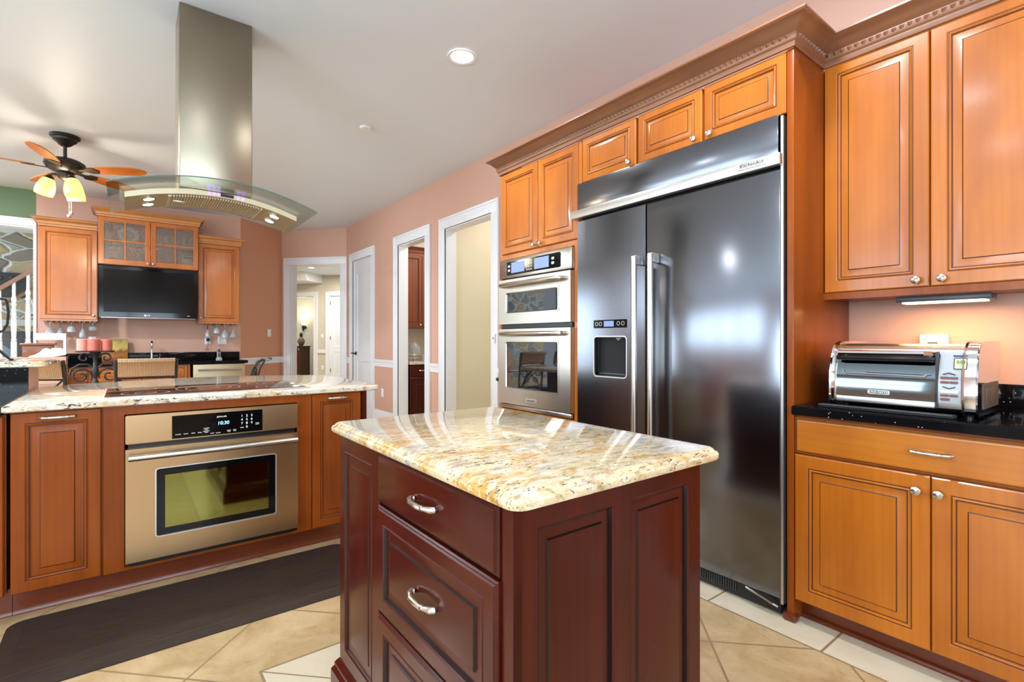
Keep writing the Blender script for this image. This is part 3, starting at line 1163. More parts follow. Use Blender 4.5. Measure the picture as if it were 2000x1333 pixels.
# control panel
cpx0, cpx1 = dx1 + .008, tw - .045
cpp = [(-.004, .05), (-.006, .09), (-.004, .135), (.010, .185), (.03, .235)]
m = MB()
m.rings([[(cpx0, y, z) for y, z in cpp], [(cpx1, y, z) for y, z in cpp]], 0, False, False, False)
m.rings([[(cpx0, y + .006, z) for y, z in cpp], [(cpx1, y + .006, z) for y, z in cpp]], 0, False, False, False)
cpn = m.build('control_panel', M['silver_plastic'], to)
tilt = math.radians(-14)
T = Matrix.Translation((0, .014, .19)) @ Matrix.Rotation(tilt, 4, 'X')
m = MB().prism(rrect(.393, .43, -.02, .022, .003), 'y', -.006, 0)
lc = m.xf(T).build('display_frame', M['dark_grey'], cpn)
MB().prism(rrect(.396, .4275, -.017, .019, .002), 'y', -.0075, -.005).xf(T).build('display', M['lcd'], cpn)
lettering('display_digits', '0:00', .017, M['text_dark'], cpn, tuple(T @ Vector((.413, -.0078, .006))), (PI / 2 + tilt, 0, 0), squeeze=.8)
MB().box(.39, .429, -.003, .002, .028, .033).xf(T).build('blue_stripe', plain('blue_print', (52, 78, 150), .4), cpn)
btm = plain('brown_button', (112, 66, 52), .35)
for row, (z, n) in enumerate(((.141, 2), (.125, 2), (.093, 1), (.078, 2), (.064, 1))):
    yy = -.006
    for j in range(n):
        x0 = cpx0 + .006 + j * .025
        x1 = x0 + (.023 if n == 2 else (.05 if row == 2 else .026))
        MB().prism(rrect(x0, x1, z - .0045, z + .0045, .003), 'y', yy - .004, yy + .004).build('button', btm if row != 2 else M['silver_trim'], cpn)
for z, s in ((.153, 1), (.109, -1)):
    m = MB()
    m.tube([(cpx0 + .013, -.006, z), (cpx0 + .03, -.009, z + .006 * s), (cpx0 + .047, -.006, z)], .0022, 6)
    m.build('button', M['dark_grey'], cpn)
m = MB()
m.box(tw, tw + .003, .07, .32, .03, .12)
for x in (.1, .19):
    m.box(tw + .002, tw + .005, x, x + .08, .04, .105, .001)
m.build('side_vent', plain('brown_side_vent', (112, 86, 68), .5), to)
fm = None
for x in (.03, tw - .03):
    for y in (.03, td - .03):
        if fm is None:
            fm = MB().lathe([(0, .0), (.013, .0), (.013, .012), (.016, .018), (.016, .03), (0, .03)], n=14).build('foot', M['black'], to, (x, y, 0))
        else:
            share(fm, to, (x, y, 0))
tr = thing('baking_tray', 'flat black tray lying on the counter under the toaster oven', 'tray', (2.275, .92, tz), RX)
MB().slab(rrect(.04, .475, .0, .05, .008, 3), [(.004, .0), (.0, .003), (0, .009), (.003, .012)]).build('tray_plate', M['matte_black'], tr)
MB().tube([(.046, .0, .011), (.47, .0, .011)], .004, 8).build('tray_rim', M['dark_grey'], tr)

wd = thing('wall_device', 'white plastic alarm box on the orange wall behind the toaster oven', 'alarm', (2.869, .676, 1.165), RX)
MB().box(0, .1, -.034, 0, -.04, .062, .008).build('housing', M['plate_white'], wd)
MB().box(.03, .066, -.0355, -.033, .02, .026).build('slot', M['dark_grey'], wd)
MB().lathe([(0, -.034), (.004, -.034), (.004, -.036), (0, -.036)], (.048, 0, .044), 10, 'y').build('button', M['satin'], wd)

# ================================================================== island
IX0, IX1, IY0, IY1 = .572, 1.19, .742, 1.70
isl = thing('kitchen_island', 'dark cherry kitchen island cabinet with drawers in the centre of the floor', 'kitchen island', (IX0, IY0, 0))
iw, idp = IX1 - IX0, IY1 - IY0
MB().box(.021, iw - .004, .021, idp - .004, .1, .886).build('carcass', M['cherry'], isl)
# base moulding all round
bp_ = [(0, 0), (.045, 0), (.045, .085), (.040, .092), (.036, .098), (.036, .108), (.026, .122), (.014, .132), (.006, .142), (0, .142)]
R = []
poly = [(.0, .0), (iw, 0), (iw, idp), (0, idp)]
MB().slab(poly, [(-o + .02, u) for o, u in bp_[1:]]).build('base_molding', M['cherry_h'], isl)
# end panel with two raised fields (faces -y)
m = MB()
fx = [(.0, .055), (.283, .335), (.568, iw)]
for a, b in fx:
    m.box(a, b, 0, .021, .12, .886)
for a, b in ((.055, .283), (.335, .568)):
    m.box(a, b, 0, .021, .838, .886).box(a, b, 0, .021, .12, .175)
ep = m.build('end_frame', M['cherry'], isl, flat=True)
for a, b in ((.055, .283), (.335, .568)):
    w_, h_ = b - a, .838 - .175
    MB().panel(w_, h_, [(0, .02, 0), (0, 0.0, 0), (.003, -.002, 0), (.007, .001, 1), (.009, .009, 1), (.014, .010, 0), (.034, .0085, 1), (.037, .004, 0), (.04, .0035, 0)]).build('raised_panel', [M['cherry'], M['cherry_glaze']], ep, (a, 0, .175), sharp=25)
# long side (faces -x): own frame turned to the left
def SL(x, y, z):
    return (y, idp - x, z)


SRT = (0, 0, RX)
m = MB()
m.box(.0, .335, 0.002, .021, .12, .886).box(.922, idp, .0, .021, .12, .886).box(.335, .922, .012, .021, .12, .886)
m.build('side_frame', M['cherry'], isl, SL(0, 0, 0), SRT, flat=True)
pn = MB().panel(.33, .755, [(0, .02, 0), (0, .003, 0), (.003, 0, 0), (.048, 0, 0), (.052, -.002, 0), (.056, .001, 1), (.059, .009, 1), (.064, .010, 0), (.088, .0085, 1), (.091, .004, 0), (.095, .0035, 0)])
pn.build('side_panel', [M['cherry'], M['cherry_glaze']], isl, SL(.003, -.004, .127), SRT, sharp=25)


def idrawer(z0, z1, raised, pz):
    w_ = .582
    if raised:
        mb = MB().panel(w_, z1 - z0, [(0, .02, 0), (0, .006, 0), (.004, .003, 1), (.007, .003, 0), (.011, 0, 0), (.044, 0, 0), (.047, -.002, 0), (.051, .001, 1), (.054, .008, 1), (.058, .009, 0),
                                      (.082, .0075, 1), (.085, .002, 0), (.09, .0015, 0)])
    else:
        mb = MB().panel(w_, z1 - z0, [(0, .02, 0), (0, .008, 0), (.004, .005, 1), (.007, .005, 0), (.011, .001, 0), (.014, 0, 0)])
    o = mb.build('drawer', [M['cherry_h'], M['cherry_glaze']], isl, SL(.338, -.012, z0), SRT, sharp=25)
    pull(o, .2915, pz - z0)


idrawer(.740, .881, False, .812)
idrawer(.434, .733, True, .583)
idrawer(.148, .428, True, .3)
it = thing('island_countertop', 'golden granite slab with ogee edge on the dark cherry island', 'countertop', (0, 0, 0))
MB().slab(rrect(.543, 1.232, .698, 1.738, .035, 6), [(.012, .888), (.004, .891), (0, .898), (0, .906), (.004, .911), (.010, .9125), (.011, .915), (.016, .9195), (.022, .922)]).build('granite_slab', M['granite'], it)

# ================================================================== peninsula
PY = 2.97
pc = thing('peninsula_cabinet', 'reddish maple peninsula cabinet holding the built-in oven', 'cabinet', (-.398, PY, 0))
pw = 1.555
m = MB()
m.box(.0, .305, .0215, .58, .12, .893).box(1.232, pw - .03, .0215, .58, .12, .893)
m.box(.305, 1.232, .56, .58, .12, .893).box(.305, .36, .021, .56, .12, .893).box(1.18, 1.232, .021, .56, .12, .893)
m.box(.36, 1.18, .021, .56, .868, .893).box(.36, 1.18, .021, .56, .12, .135)
m.build('carcass', M['cognac'], pc)
# flat panel round the oven
MB().holed(.308, 1.23, .118, .893, .384, 1.152, .132, .85, .0, .0208).build('oven_surround', M['cognac'], pc, flat=True)
door(pc, .003, .3, .118, .888, M['cognac'], M['glaze'], ('p', .155, .862), .056)
door(pc, 1.235, 1.52, .118, .888, M['cognac'], M['glaze'], ('p', 1.377, .862), .056)
MB().box(1.525, pw, .0, .75, .0, .893).build('end_panel', M['cherry'], pc)
MB().box(0, 1.525, .08, .1, 0, .12).build('toe_kick', M['toe'], pc)
m = MB()
m.prism([(.074, 0), (.074, .008), (.082, .022), (.09, .026), (.09, 0)], 'x', .0, 1.52)
m.build('toe_molding', M['toe'], pc)
MB().box(.0, 1.525, .6, .75, .0, .89).build('knee_wall', M['wall'], pc)
lc_ = thing('corner_cabinet', 'reddish maple cabinet at the far left end below the black sink counter', 'cabinet', (-1.35, PY, 0))
MB().box(0, .94, .0215, .58, .12, .883).build('carcass', M['cognac'], lc_)
door(lc_, .475, .934, .118, .878, M['cognac'], M['glaze'], None, .056)
door(lc_, .01, .469, .118, .878, M['cognac'], M['glaze'], ('p', .24, .85), .056)
MB().box(0, .95, .08, .1, 0, .12).build('toe_kick', M['toe'], lc_)
MB().prism([(.074, 0), (.074, .008), (.082, .022), (.09, .026), (.09, 0)], 'x', .0, .95).build('toe_molding', M['toe'], lc_)

# ---- oven in the peninsula
po = thing('oven', 'stainless single oven with a green-tinted window in the peninsula', 'oven', (-.010, PY, 0))
wv = .762
MB().box(.01, wv - .01, .0, .55, .14, .84).build('oven_body', M['black'], po)
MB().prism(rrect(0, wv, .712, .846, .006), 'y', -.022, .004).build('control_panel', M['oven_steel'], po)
pp_ = MB().box(.18, .582, -.0245, -.02, .718, .83).build('display_panel', M['gloss_black'], po)
for i, (x, z, t, s) in enumerate([(.484 + c * .023, .803 - r * .0195, str(r * 3 + c + 1), .017) for r in range(3) for c in range(3)] + [(.507, .803 - .0585, '0', .017)]):
    lettering('keypad_digit', t, s, M['text'], pp_, (x, -.0249, z))
lettering('clock_digits', '10:30', .024, M['clock'], pp_, (.398, -.0249, .775), shear=.15)
lettering('brand_lettering', 'JENN-AIR', .0105, M['text'], pp_, (.392, -.0249, .808))
for x, z, t in ((.205, .737, 'CANCEL'), (.237, .737, 'CLEAN'), (.268, .737, 'BAKE'), (.296, .737, 'BROIL'), (.324, .752, 'CUSTOM\nBAKE'), (.324, .738, 'CONVECT\nBAKE'), (.350, .727, 'START'), (.376, .727, 'CLOCK'),
                (.424, .731, 'COOK\nTIME'), (.45, .732, 'STOP\nTIME'), (.484, .742, 'TIMER'), (.557, .756, 'OVEN\nLIGHT')):
    lettering('key_label', t, .0062, M['text'], pp_, (x, -.0249, z))
MB().box(.012, wv - .012, -.004, .004, .688, .712).build('vent_gap', M['black'], po)
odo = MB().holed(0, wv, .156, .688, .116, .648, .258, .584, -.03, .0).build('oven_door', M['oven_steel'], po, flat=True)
m = MB()
m.rings([[(p[0], y, p[1]) for p in offset_poly(rrect(.116, .648, .258, .584, .012), i)] for i, y in ((-.004, -.03), (-.003, -.0325), (.002, -.0325), (.004, -.027))], 0, False, False)
m.build('window_rim', M['silver_trim'], odo)
MB().holed(.1165, .6475, .2585, .5835, .152, .612, .292, .548, -.028, -.016).build('window_border', M['gloss_black'], odo, flat=True)
MB().box(.1525, .6115, -.025, -.018, .2925, .5475).build('window_glass', M['oven_green'], odo)
m = MB().tube([(.012, -.075, .654), (wv - .014, -.075, .654)], .0145, 14)
m.build('handle', M['satin'], odo)
for x in (.04, wv - .04):
    MB().tube([(x, -.03, .645), (x, -.075, .654)], .009, 8).build('handle_post', M['steel'], odo)
MB().box(.02, wv - .02, -.012, .004, .134, .154).build('kick_vent', M['black'], po)

# ---- peninsula worktop, cooktop
pt = thing('peninsula_countertop', 'pale speckled granite worktop with a curved seating edge on the peninsula', 'countertop')
arc = []
A, B = (1.262, 3.72), (-.419, 4.02)
ctl = [(1.236, 2.99), (1.245, 3.3), (1.262, 3.66), (1.255, 3.85), (1.225, 4.0), (1.165, 4.11), (1.06, 4.2), (.85, 4.3), (.6, 4.37), (.4, 4.39), (.2, 4.36), (-.05, 4.255), (-.25, 4.14), (-.419, 4.03)]
poly = [(-.419, 2.944), (1.20, 2.944), (1.222, 2.952), (1.233, 2.968)] + ctl
MB().slab(poly, [(.008, .893), (.0, .898), (0, .916), (.004, .922), (.008, .924)]).build('granite_slab', M['granite_pale'], pt)
ck = thing('cooktop', 'black glass electric cooktop set into the peninsula granite', 'cooktop', (-.098, 2.995, .924))
MB().slab(rrect(0, .93, 0, .57, .006, 2), [(.0, 0.0), (0, .004), (.003, .0055)]).build('metal_frame', M['silver_trim'], ck)
MB().slab(rrect(.008, .922, .045, .564, .004, 2), [(0, .0045), (0, .0075), (.002, .008)]).build('glass_top', M['cooktop_glass'], ck)
m = MB()


def ring2(cx, cy, r, wd_=.0022):
    n = 40
    m.rings([[(cx + q * math.cos(2 * PI * i / n), cy + q * math.sin(2 * PI * i / n), .0083) for i in range(n)] for q in (r - wd_, r + wd_)], 0, False, False)


for cx, cy, rs in ((.17, .17, (.1, .045)), (.15, .43, (.075, .03)), (.46, .29, (.155, .11, .05)), (.76, .17, (.08, .03)), (.78, .43, (.1, .05))):
    for r in rs:
        ring2(cx, cy, r)
m.box(.64, .92, .046, .048, .0082, .0085)
m.build('burner_rings', M['ring'], ck)

# ---- black corner counter, raised bar
bk = thing('sink_counter', 'black granite counter meeting the pale peninsula granite at the far left', 'countertop')
MB().slab([(-1.5, 2.944), (-.4205, 2.944), (-.4205, 3.668), (-1.5, 3.668)], [(.0, .884), (0, .918), (.003, .924)]).build('counter_slab', M['black_granite'], bk)
MB().box(-1.5, -.4205, 3.668, 3.69, .9245, 1.054).build('backsplash', M['black_granite'], bk)
rw = struct(MB().box(-1.5, -.43, 3.69, 4.15, 0, 1.055).build('wall_bar_half', M['wall'], flat=True))
rb = thing('raised_bar_top', 'raised granite ledge above the black backsplash at the left edge', 'countertop')
MB().slab(rrect(-1.5, -.352, 3.635, 4.24, .03, 5), [(.01, 1.0555), (0, 1.061), (0, 1.078), (.006, 1.0865), (.012, 1.088)]).build('granite_slab', M['granite_pale'], rb)

# wrought iron stand on the raised bar
st = thing('iron_stand', 'black wrought-iron stand with a looped handle on the raised ledge', 'stand', (-.575, 3.86, 1.088))
m = MB().lathe([(0, .02), (.014, .02), (.016, .1), (.01, .14), (.022, .17), (.022, .28), (.012, .31), (.012, .4), (.02, .42), (.012, .45), (.004, .47), (0, .47)], n=14)
m.build('post', M['iron'], st)
m = MB().tube([(.01, 0, .15), (.035, 0, .165), (.05, 0, .2), (.054, 0, .26), (.05, 0, .31), (.044, 0, .335), (.02, 0, .338), (.0, 0, .335)], .0058, 8)
m.build('handle', M['matte_black'], st)
for a in (0, 120, 240):
    t = math.radians(a)
    c, s = math.cos(t), math.sin(t)
    MB().tube([(.005 * c, .005 * s, .1), (.016 * c, .016 * s, .06), (.04 * c, .04 * s, .03), (.062 * c, .062 * s, .006), (.074 * c, .074 * s, .006)], .0062, 8).build('leg', M['matte_black'], st)

# ---- anti-fatigue mat
mt = thing('floor_mat', 'long dark brown rubber mat on the tile in front of the peninsula oven', 'mat')
MB().slab(rrect(-.40, 1.0, 2.36, 2.967, .06, 6), [(.0, .0005), (.0, .004), (.05, .017), (.055, .018), (.06, .019)]).build('mat', M['rubber'], mt)

# ================================================================== island range hood over the cooktop
hc = .403
hd = thing('range_hood', 'stainless island range hood with a curved glass canopy over the cooktop', 'range hood', (0, 0, 0))


def gz(x):
    return 2.057 - .423 * (x - hc) ** 2


MB().box(.222, .584, 3.285, 3.565, 2.045, CZ - .001, .006).build('chimney', M['steel_v'], hd)
m = MB()
N = 28
xs_ = [hc - .486 + .972 * i / N for i in range(N + 1)]
top, bot = [], []
m.rings([[(x, 3.05, gz(x)), (x, 3.78, gz(x)), (x, 3.78, gz(x) - .006), (x, 3.05, gz(x) - .006)] for x in xs_], 0, True, True)
gl = m.build('glass_canopy', [M['glass_edge'], M['glass_rim']], hd)
for p in gl.data.polygons:      # polished front edge and ends
    if abs(p.normal.y) > .7 or abs(p.normal.x) > .8:
        p.material_index = 1 if p.center.y < 3.3 else 0
m = MB()
xb = [hc + .007 - .425 + .85 * i / N for i in range(N + 1)]
m.rings([[(x, 3.3, gz(x) - .0065), (x, 3.62, gz(x) - .0065), (x, 3.62, gz(x) - .04), (x, 3.3, gz(x) - .036)] for x in xb], 0, True, True)
m.build('canopy_body', M['hood_steel'], hd)
# grease filter, ribbed
m = MB()
fx0, fx1 = .185, .635
k = 34
for i in range(k):
    x = fx0 + (fx1 - fx0) * i / k
    x2 = x + (fx1 - fx0) / k * .55
    z0, z1 = gz(x) - .0435, gz(x2) - .0435
    m.add([(x, 3.335, z0), (x2, 3.335, z1), (x2, 3.59, z1), (x, 3.59, z0), (x, 3.335, z0 + .008), (x2, 3.335, z1 + .008), (x2, 3.59, z1 + .008), (x, 3.59, z0 + .008)],
          [(0, 3, 2, 1), (4, 5, 6, 7), (0, 1, 5, 4), (1, 2, 6, 5), (2, 3, 7, 6), (3, 0, 4, 7)])
for x in (fx0 - .01, fx1):
    m.box(x, x + .01, 3.325, 3.6, gz(x) - .045, gz(x) - .03)
fl = m.build('grease_filter', M['filter'], hd, flat=True)
m = MB().box(.2, .26, 3.44, 3.475, gz(.23) - .05, gz(.23) - .04, .003)
m.build('filter_latch', M['silver_trim'], fl)
lm = None
for x, y in ((.09, 3.385), (.09, 3.52), (.725, 3.385), (.725, 3.52)):
    z = gz(x) - .04
    sl = math.atan(-2 * .423 * (x - hc))
    o = MB().lathe([(0, .0), (.026, .0), (.026, -.004), (.034, -.005), (.034, .004), (0, .004)], n=20, cap=False)
    o = o.build('spotlight', M['satin'], hd, (x, y, z), (0, -sl, 0))
    MB().lathe([(0, -.0055), (.025, -.0055), (.025, -.001), (0, -.001)], n=20).build('bulb', M['lamp'], o)
# controls on the front lip
def on_lip(x):
    return gz(x) - .022
m = MB().prism([(-.034, -.009), (.034, -.009), (.034, .009), (-.034, .009)], 'y', 3.2975, 3.3005)
x_ = .455
m.build('display', plain('hood_display', (34, 34, 72), .2), hd, (x_, 0, on_lip(x_)), (0, -math.atan(-2 * .423 * (x_ - hc)), 0))
bb = None
for x in (.365, .389, .413, .512, .536):
    if bb is None:
        bb = MB().lathe([(0, 3.297), (.009, 3.297), (.009, 3.301), (0, 3.301)], n=14, axis='y').build('control_button', M['violet'], hd, (x, 0, on_lip(x)))
    else:
        share(bb, hd, (x, 0, on_lip(x)))
for x, y in ((.09, 3.45), (.725, 3.45)):
    l = bpy.data.lights.new('hood_lamp', 'SPOT')
    l.energy = 16; l.spot_size = math.radians(110); l.color = (1, .93, .82); l.shadow_soft_size = .03
    lo = bpy.data.objects.new('hood_lamp', l); COL.objects.link(lo); lo.location = (x, y, gz(x) - .07)

# ================================================================== ceiling fixtures
def can_light(loc, label, power, r=.075, col=(1, .97, .92), vis=True):
    t = thing('recessed_light', label, 'ceiling light', loc)
    MB().rings([[(q * math.cos(2 * PI * i / 28), q * math.sin(2 * PI * i / 28), z) for i in range(28)] for q, z in ((r + .018, -.001), (r + .016, -.008), (r, -.006), (r - .004, -.002))], 0, False, False).build('trim_ring', M['white'], t)
    MB().lathe([(0, -.002), (r - .002, -.002), (r - .002, -.0045), (0, -.0045)], n=28).build('lens', M['lamp'], t)
    area_light('recessed_lamp', (loc[0], loc[1], loc[2] - .03), (0, 0, 0), .13, .13, power, col, 'DISK')
    return t


can_light((1.734, 2.80, CZ), 'lit round recessed ceiling light between the hood and the wall cabinets', 14)
for i, (x, y) in enumerate(((1.73, .9), (.1, .9), (-1.4, .9), (-1.4, 2.8), (-2.0, 5.6), (-1.5, 7.2))):  # unseen lamps added as fill, some to brighten the bar wall
    area_light('ceiling_fill', (x, y, CZ - .03), (0, 0, 0), .24, .24, (20, 7, 7, 10, 125, 18)[i], (.92, .96, 1), 'DISK')
dt = thing('sprinkler_cap', 'small flat white sprinkler cover on the ceiling', 'sprinkler', (1.646, 4.248, CZ))
MB().lathe([(0, -.016), (.042, -.016), (.05, -.008), (.052, -.001), (0, -.001)], n=24).build('cover', M['white'], dt)

# ---- ceiling fan
fn = thing('ceiling_fan', 'bronze ceiling fan with five wooden blades and lit amber shades', 'ceiling fan', (-.455, 6.09, CZ))
MB().lathe([(0, -.001), (.108, -.001), (.11, -.012), (.104, -.022), (.09, -.03), (.086, -.045), (.06, -.068), (.045, -.085), (.03, -.095), (0, -.095)], n=28).build('canopy', M['bronze'], fn)
MB().lathe([(0, -.09), (.014, -.09), (.014, -.19), (.022, -.2), (.024, -.215), (0, -.215)], n=14).build('downrod', M['bronze'], fn)
MB().lathe([(0, -.205), (.05, -.207), (.11, -.222), (.145, -.245), (.15, -.27), (.135, -.295), (.11, -.318), (.085, -.33), (.07, -.335), (0, -.335)], n=32).build('motor_housing', M['bronze'], fn)
MB().lathe([(0, -.33), (.06, -.33), (.066, -.35), (.05, -.385), (.036, -.4), (.02, -.41), (0, -.41)], n=24).build('light_fitter', M['bronze'], fn)
bl = ir = None
for k in range(5):
    a = math.radians(-103 + 72 * k)
    if bl is None:
        # blade with tapered rounded plan
        out = [(.2, -.035), (.3, -.06), (.45, -.072), (.58, -.068), (.65, -.05), (.685, -.02), (.69, .0), (.685, .02), (.65, .05), (.58, .068), (.45, .072), (.3, .06), (.2, .035)]
        b_ = MB().slab(out, [(.002, -.003), (0, 0), (0, .003), (.002, .006)])
        b_.xf(Matrix.Rotation(math.radians(-12), 4, 'X'))
        bl = b_.build('blade', M['blade'], fn, (0, 0, -.305), (0, 0, a))
        i_ = MB().slab([(.1, -.016), (.17, -.022), (.21, -.05), (.26, -.048), (.29, 0), (.26, .048), (.21, .05), (.17, .022), (.1, .016)], [(.003, -.012), (0, -.009), (0, -.006), (.003, -.0045)])
        i_.xf(Matrix.Rotation(math.radians(-12), 4, 'X'))
        ir = i_.build('blade_iron', M['bronze'], fn, (0, 0, -.303), (0, 0, a))
    else:
        share(bl, fn, (0, 0, -.305), (0, 0, a))
        share(ir, fn, (0, 0, -.303), (0, 0, a))
sh = None
for k in range(3):
    a = math.radians(-60 + 120 * k)
    c, s = math.cos(a), math.sin(a)
    MB().tube([(.03 * c, .03 * s, -.37), (.07 * c, .07 * s, -.362), (.098 * c, .098 * s, -.378), (.105 * c, .105 * s, -.4)], .01, 8).build('shade_arm', M['bronze'], fn)
    R_ = (0, math.radians(-14), a)
    if sh is None:
        sh = MB().lathe([(.02, -.0), (.034, -.006), (.052, -.04), (.066, -.09), (.07, -.13), (.066, -.165), (.062, -.165), (.064, -.13), (.048, -.042), (.02, -.004)], n=24, cap=False).build('lamp_shade', M['amber'], fn, (.105 * c, .105 * s, -.395), R_)
        cpx = MB().lathe([(0, .014), (.02, .012), (.034, -.004), (.042, -.018), (.038, -.02), (0, -.004)], n=20).build('shade_cap', M['bronze'], fn, (.105 * c, .105 * s, -.395), R_)
    else:
        share(sh, fn, (.105 * c, .105 * s, -.395), R_)
        share(cpx, fn, (.105 * c, .105 * s, -.395), R_)
l = bpy.data.lights.new('fan_lamp', 'POINT'); l.energy = 17; l.color = (1, .84, .66); l.shadow_soft_size = .1
lo = bpy.data.objects.new('fan_lamp', l); COL.objects.link(lo); lo.location = (-.455, 6.09, 2.44)
for dx, z in ((.03, -.72), (.046, -.69)):
    MB().tube([(dx, -.03, -.4), (dx, -.03, z)], .0022, 6).build('pull_chain', M['satin'], fn)
    MB().lathe([(0, z), (.012, z), (.016, z - .008), (.014, z - .02), (0, z - .024)], (dx, -.03, 0), 12).build('chain_fob', M['satin'], fn)

# ================================================================== bar wall
BY = 8.525


def bar_cab(name, label, x0, x1, z0, z1, crown_ends):
    t = thing(name, label, 'cabinet', (x0, 8.2, 0))
    return t, x1 - x0


c1, wc = bar_cab('wall_cabinet', 'honey maple single-door wall cabinet left of the television', -.846, -.306, 1.455, 2.58, 0)
MB().box(0, wc, .0215, .322, 1.455, 2.58).build('carcass', M['maple'], c1)
door(c1, .003, wc - .003, 1.458, 2.576, M['maple'], M['glaze'], ('k', wc - .035, 1.51), .062)
MB().box(-.0, wc, .0, .3, 1.437, 1.4545).build('light_rail', M['crown_x'], c1)
CP2 = crown_profile(.06, .075)
sweep([(0, .32), (0, 0), (wc - .004, 0)], [(o, u) for o, u in CP2], 2.58, MB()).build('crown_molding', M['crown_x'], c1)
c2, wc2 = bar_cab('wall_cabinet', 'honey maple single-door wall cabinet right of the television', .778, 1.29, 1.455, 2.56, 0)
MB().box(0, wc2, .0215, .322, 1.455, 2.56).build('carcass', M['maple'], c2)
door(c2, .003, wc2 - .003, 1.458, 2.556, M['maple'], M['glaze'], ('k', .03, 1.51), .062)
MB().box(.0, wc2, .0, .3, 1.437, 1.4545).build('light_rail', M['crown_x'], c2)
sweep([(.004, 0), (wc2, 0), (wc2, .32)], CP2, 2.56, MB()).build('crown_molding', M['crown_x'], c2)

# glass-door cabinet over the television
gc = thing('glass_cabinet', 'maple display cabinet with two four-pane glass doors above the television', 'cabinet', (-.298, 8.14, 0))
wg = 1.072
z0, z1 = 2.165, 2.765
m = MB()
m.box(0, .018, .022, .38, z0, z1).box(wg - .018, wg, .022, .38, z0, z1).box(.018, wg - .018, .022, .38, z0, z0 + .018).box(.018, wg - .018, .022, .38, z1 - .018, z1)
m.box(.018, wg - .018, .366, .38, z0 + .018, z1 - .018)
m.build('carcass', M['maple'], gc)
MB().box(.019, wg - .019, .06, .36, 2.452, 2.466).build('shelf', M['maple_h'], gc)
sweep([(0, .38), (0, 0), (wg, 0), (wg, .38)], crown_profile(.065, .085), z1, MB()).build('crown_molding', M['crown_x'], gc)


def glass_door(x0, x1, kx):
    m = MB()
    f = .055
    a, b = z0 + .003, z1 - .003
    m.box(x0, x0 + f, 0, .02, a, b, .002).box(x1 - f, x1, 0, .02, a, b, .002).box(x0 + f, x1 - f, 0, .02, a, a + f + .01, .002).box(x0 + f, x1 - f, 0, .02, b - f, b, .002)
    xm = (x0 + x1) / 2
    zm = (a + b) / 2 + .005
    m.box(xm - .009, xm + .009, .002, .018, a + f + .01, b - f).box(x0 + f, xm - .009, .002, .018, zm - .009, zm + .009).box(xm + .009, x1 - f, .002, .018, zm - .009, zm + .009)
    d = m.build('door', M['maple'], gc, flat=True)
    MB().box(x0 + f - .004, x1 - f + .004, .0085, .0115, a + f + .004, b - f + .004).build('glass_pane', M['seeded'], d)
    knob(d, kx, a + .035)


glass_door(.003, .532, .508)
glass_door(.538, wg - .003, .563)
# things behind the glass
pl = thing('display_plate', 'round pale blue picture plate standing on the glass cabinet shelf', 'plate', (.0, 8.33, 2.467))
m = MB().lathe([(0, .0), (.09, 0), (.115, -.014), (.117, -.011), (.092, .008), (0, .008)], n=28, axis='y')
m.xf(Matrix.Translation((0, 0, .118)) @ Matrix.Rotation(math.radians(-10), 4, 'X')).build('plate_rim', plain('pale_blue_china', (176, 196, 210), .2), pl)
m = MB().lathe([(0, -.003), (.07, -.003), (.07, -.0005), (0, -.0005)], n=28, axis='y')
m.xf(Matrix.Translation((0, -.004, .118)) @ Matrix.Rotation(math.radians(-10), 4, 'X')).build('plate_picture', plain('plate_blue_grey', (120, 146, 168), .3), pl)
bxm = plain('black_media_box', (24, 24, 26), .4)
for x, w_, lab in ((-.13, .13, 'flat black media box on the floor of the glass cabinet, left one'), (.1, .12, 'flat black media box on the floor of the glass cabinet, right one')):
    t = thing('media_box', lab, 'media box', (x, 8.3, z0 + .0185), 0, 'black boxes in the glass cabinet')
    MB().box(-w_ / 2 - .03, w_ / 2 - .03, -.05, .12, .002, .045, .003).build('case', bxm, t)
    MB().box(-w_ / 2 - .02, w_ / 2 - .04, -.052, -.049, .018, .024).build('slot', M['dark_grey'], t)
sr = thing('mini_stereo', 'white two-deck mini stereo behind the right glass door', 'stereo', (.665, 8.26, z0 + .0185))
for k, zz in enumerate((.001, .093)):
    u = MB().box(-.075, .075, 0, .2, zz, zz + .09, .004).build('deck', M['silver_plastic'], sr)
    MB().box(-.06, .06, -.002, .002, zz + .052 if k else zz + .04, zz + .078 if k else zz + .05).build('display' if k else 'tray_slot', M['dark_grey'], u)
MB().lathe([(0, 0), (.013, 0), (.013, -.012), (0, -.012)], (.05, 0, .125), 12, 'y').build('dial', M['satin'], sr)
gg = None
for i, x in enumerate((.31, .42, .5, .62, .70)):
    t = thing('tumbler', ('clear glass mug', 'clear tall glass', 'clear glass pitcher', 'clear stemless glass', 'small clear glass')[i] + ' on the shelf behind the right glass door' + (', %s from the left' % ('first', 'second', 'third', 'fourth', 'fifth')[i]), 'glass', (x - .006, 8.33, 2.467), 0, 'glasses in the display cabinet')
    if gg is None:
        gg = MB().lathe([(0, .001), (.03, .001), (.036, .16), (.034, .16), (.028, .006), (0, .006)], n=18).build('bowl', M['glassware'], t)
    else:
        share(gg, t)
m0 = MB().tube([(.034, 0, .13), (.06, 0, .12), (.064, 0, .07), (.034, 0, .05)], .006, 8)
m0.build('handle', M['glassware'], [o for o in bpy.data.objects if o.name.startswith('tumbler')][0])
fg = thing('figurine', 'small dark metal figurine on the floor of the glass cabinet', 'figurine', (.37, 8.28, z0 + .0185))
MB().lathe([(0, .001), (.02, .001), (.02, .008), (.006, .012), (.005, .04), (.012, .05), (.008, .062), (.01, .075), (0, .085)], n=12).build('body', M['bronze'], fg)

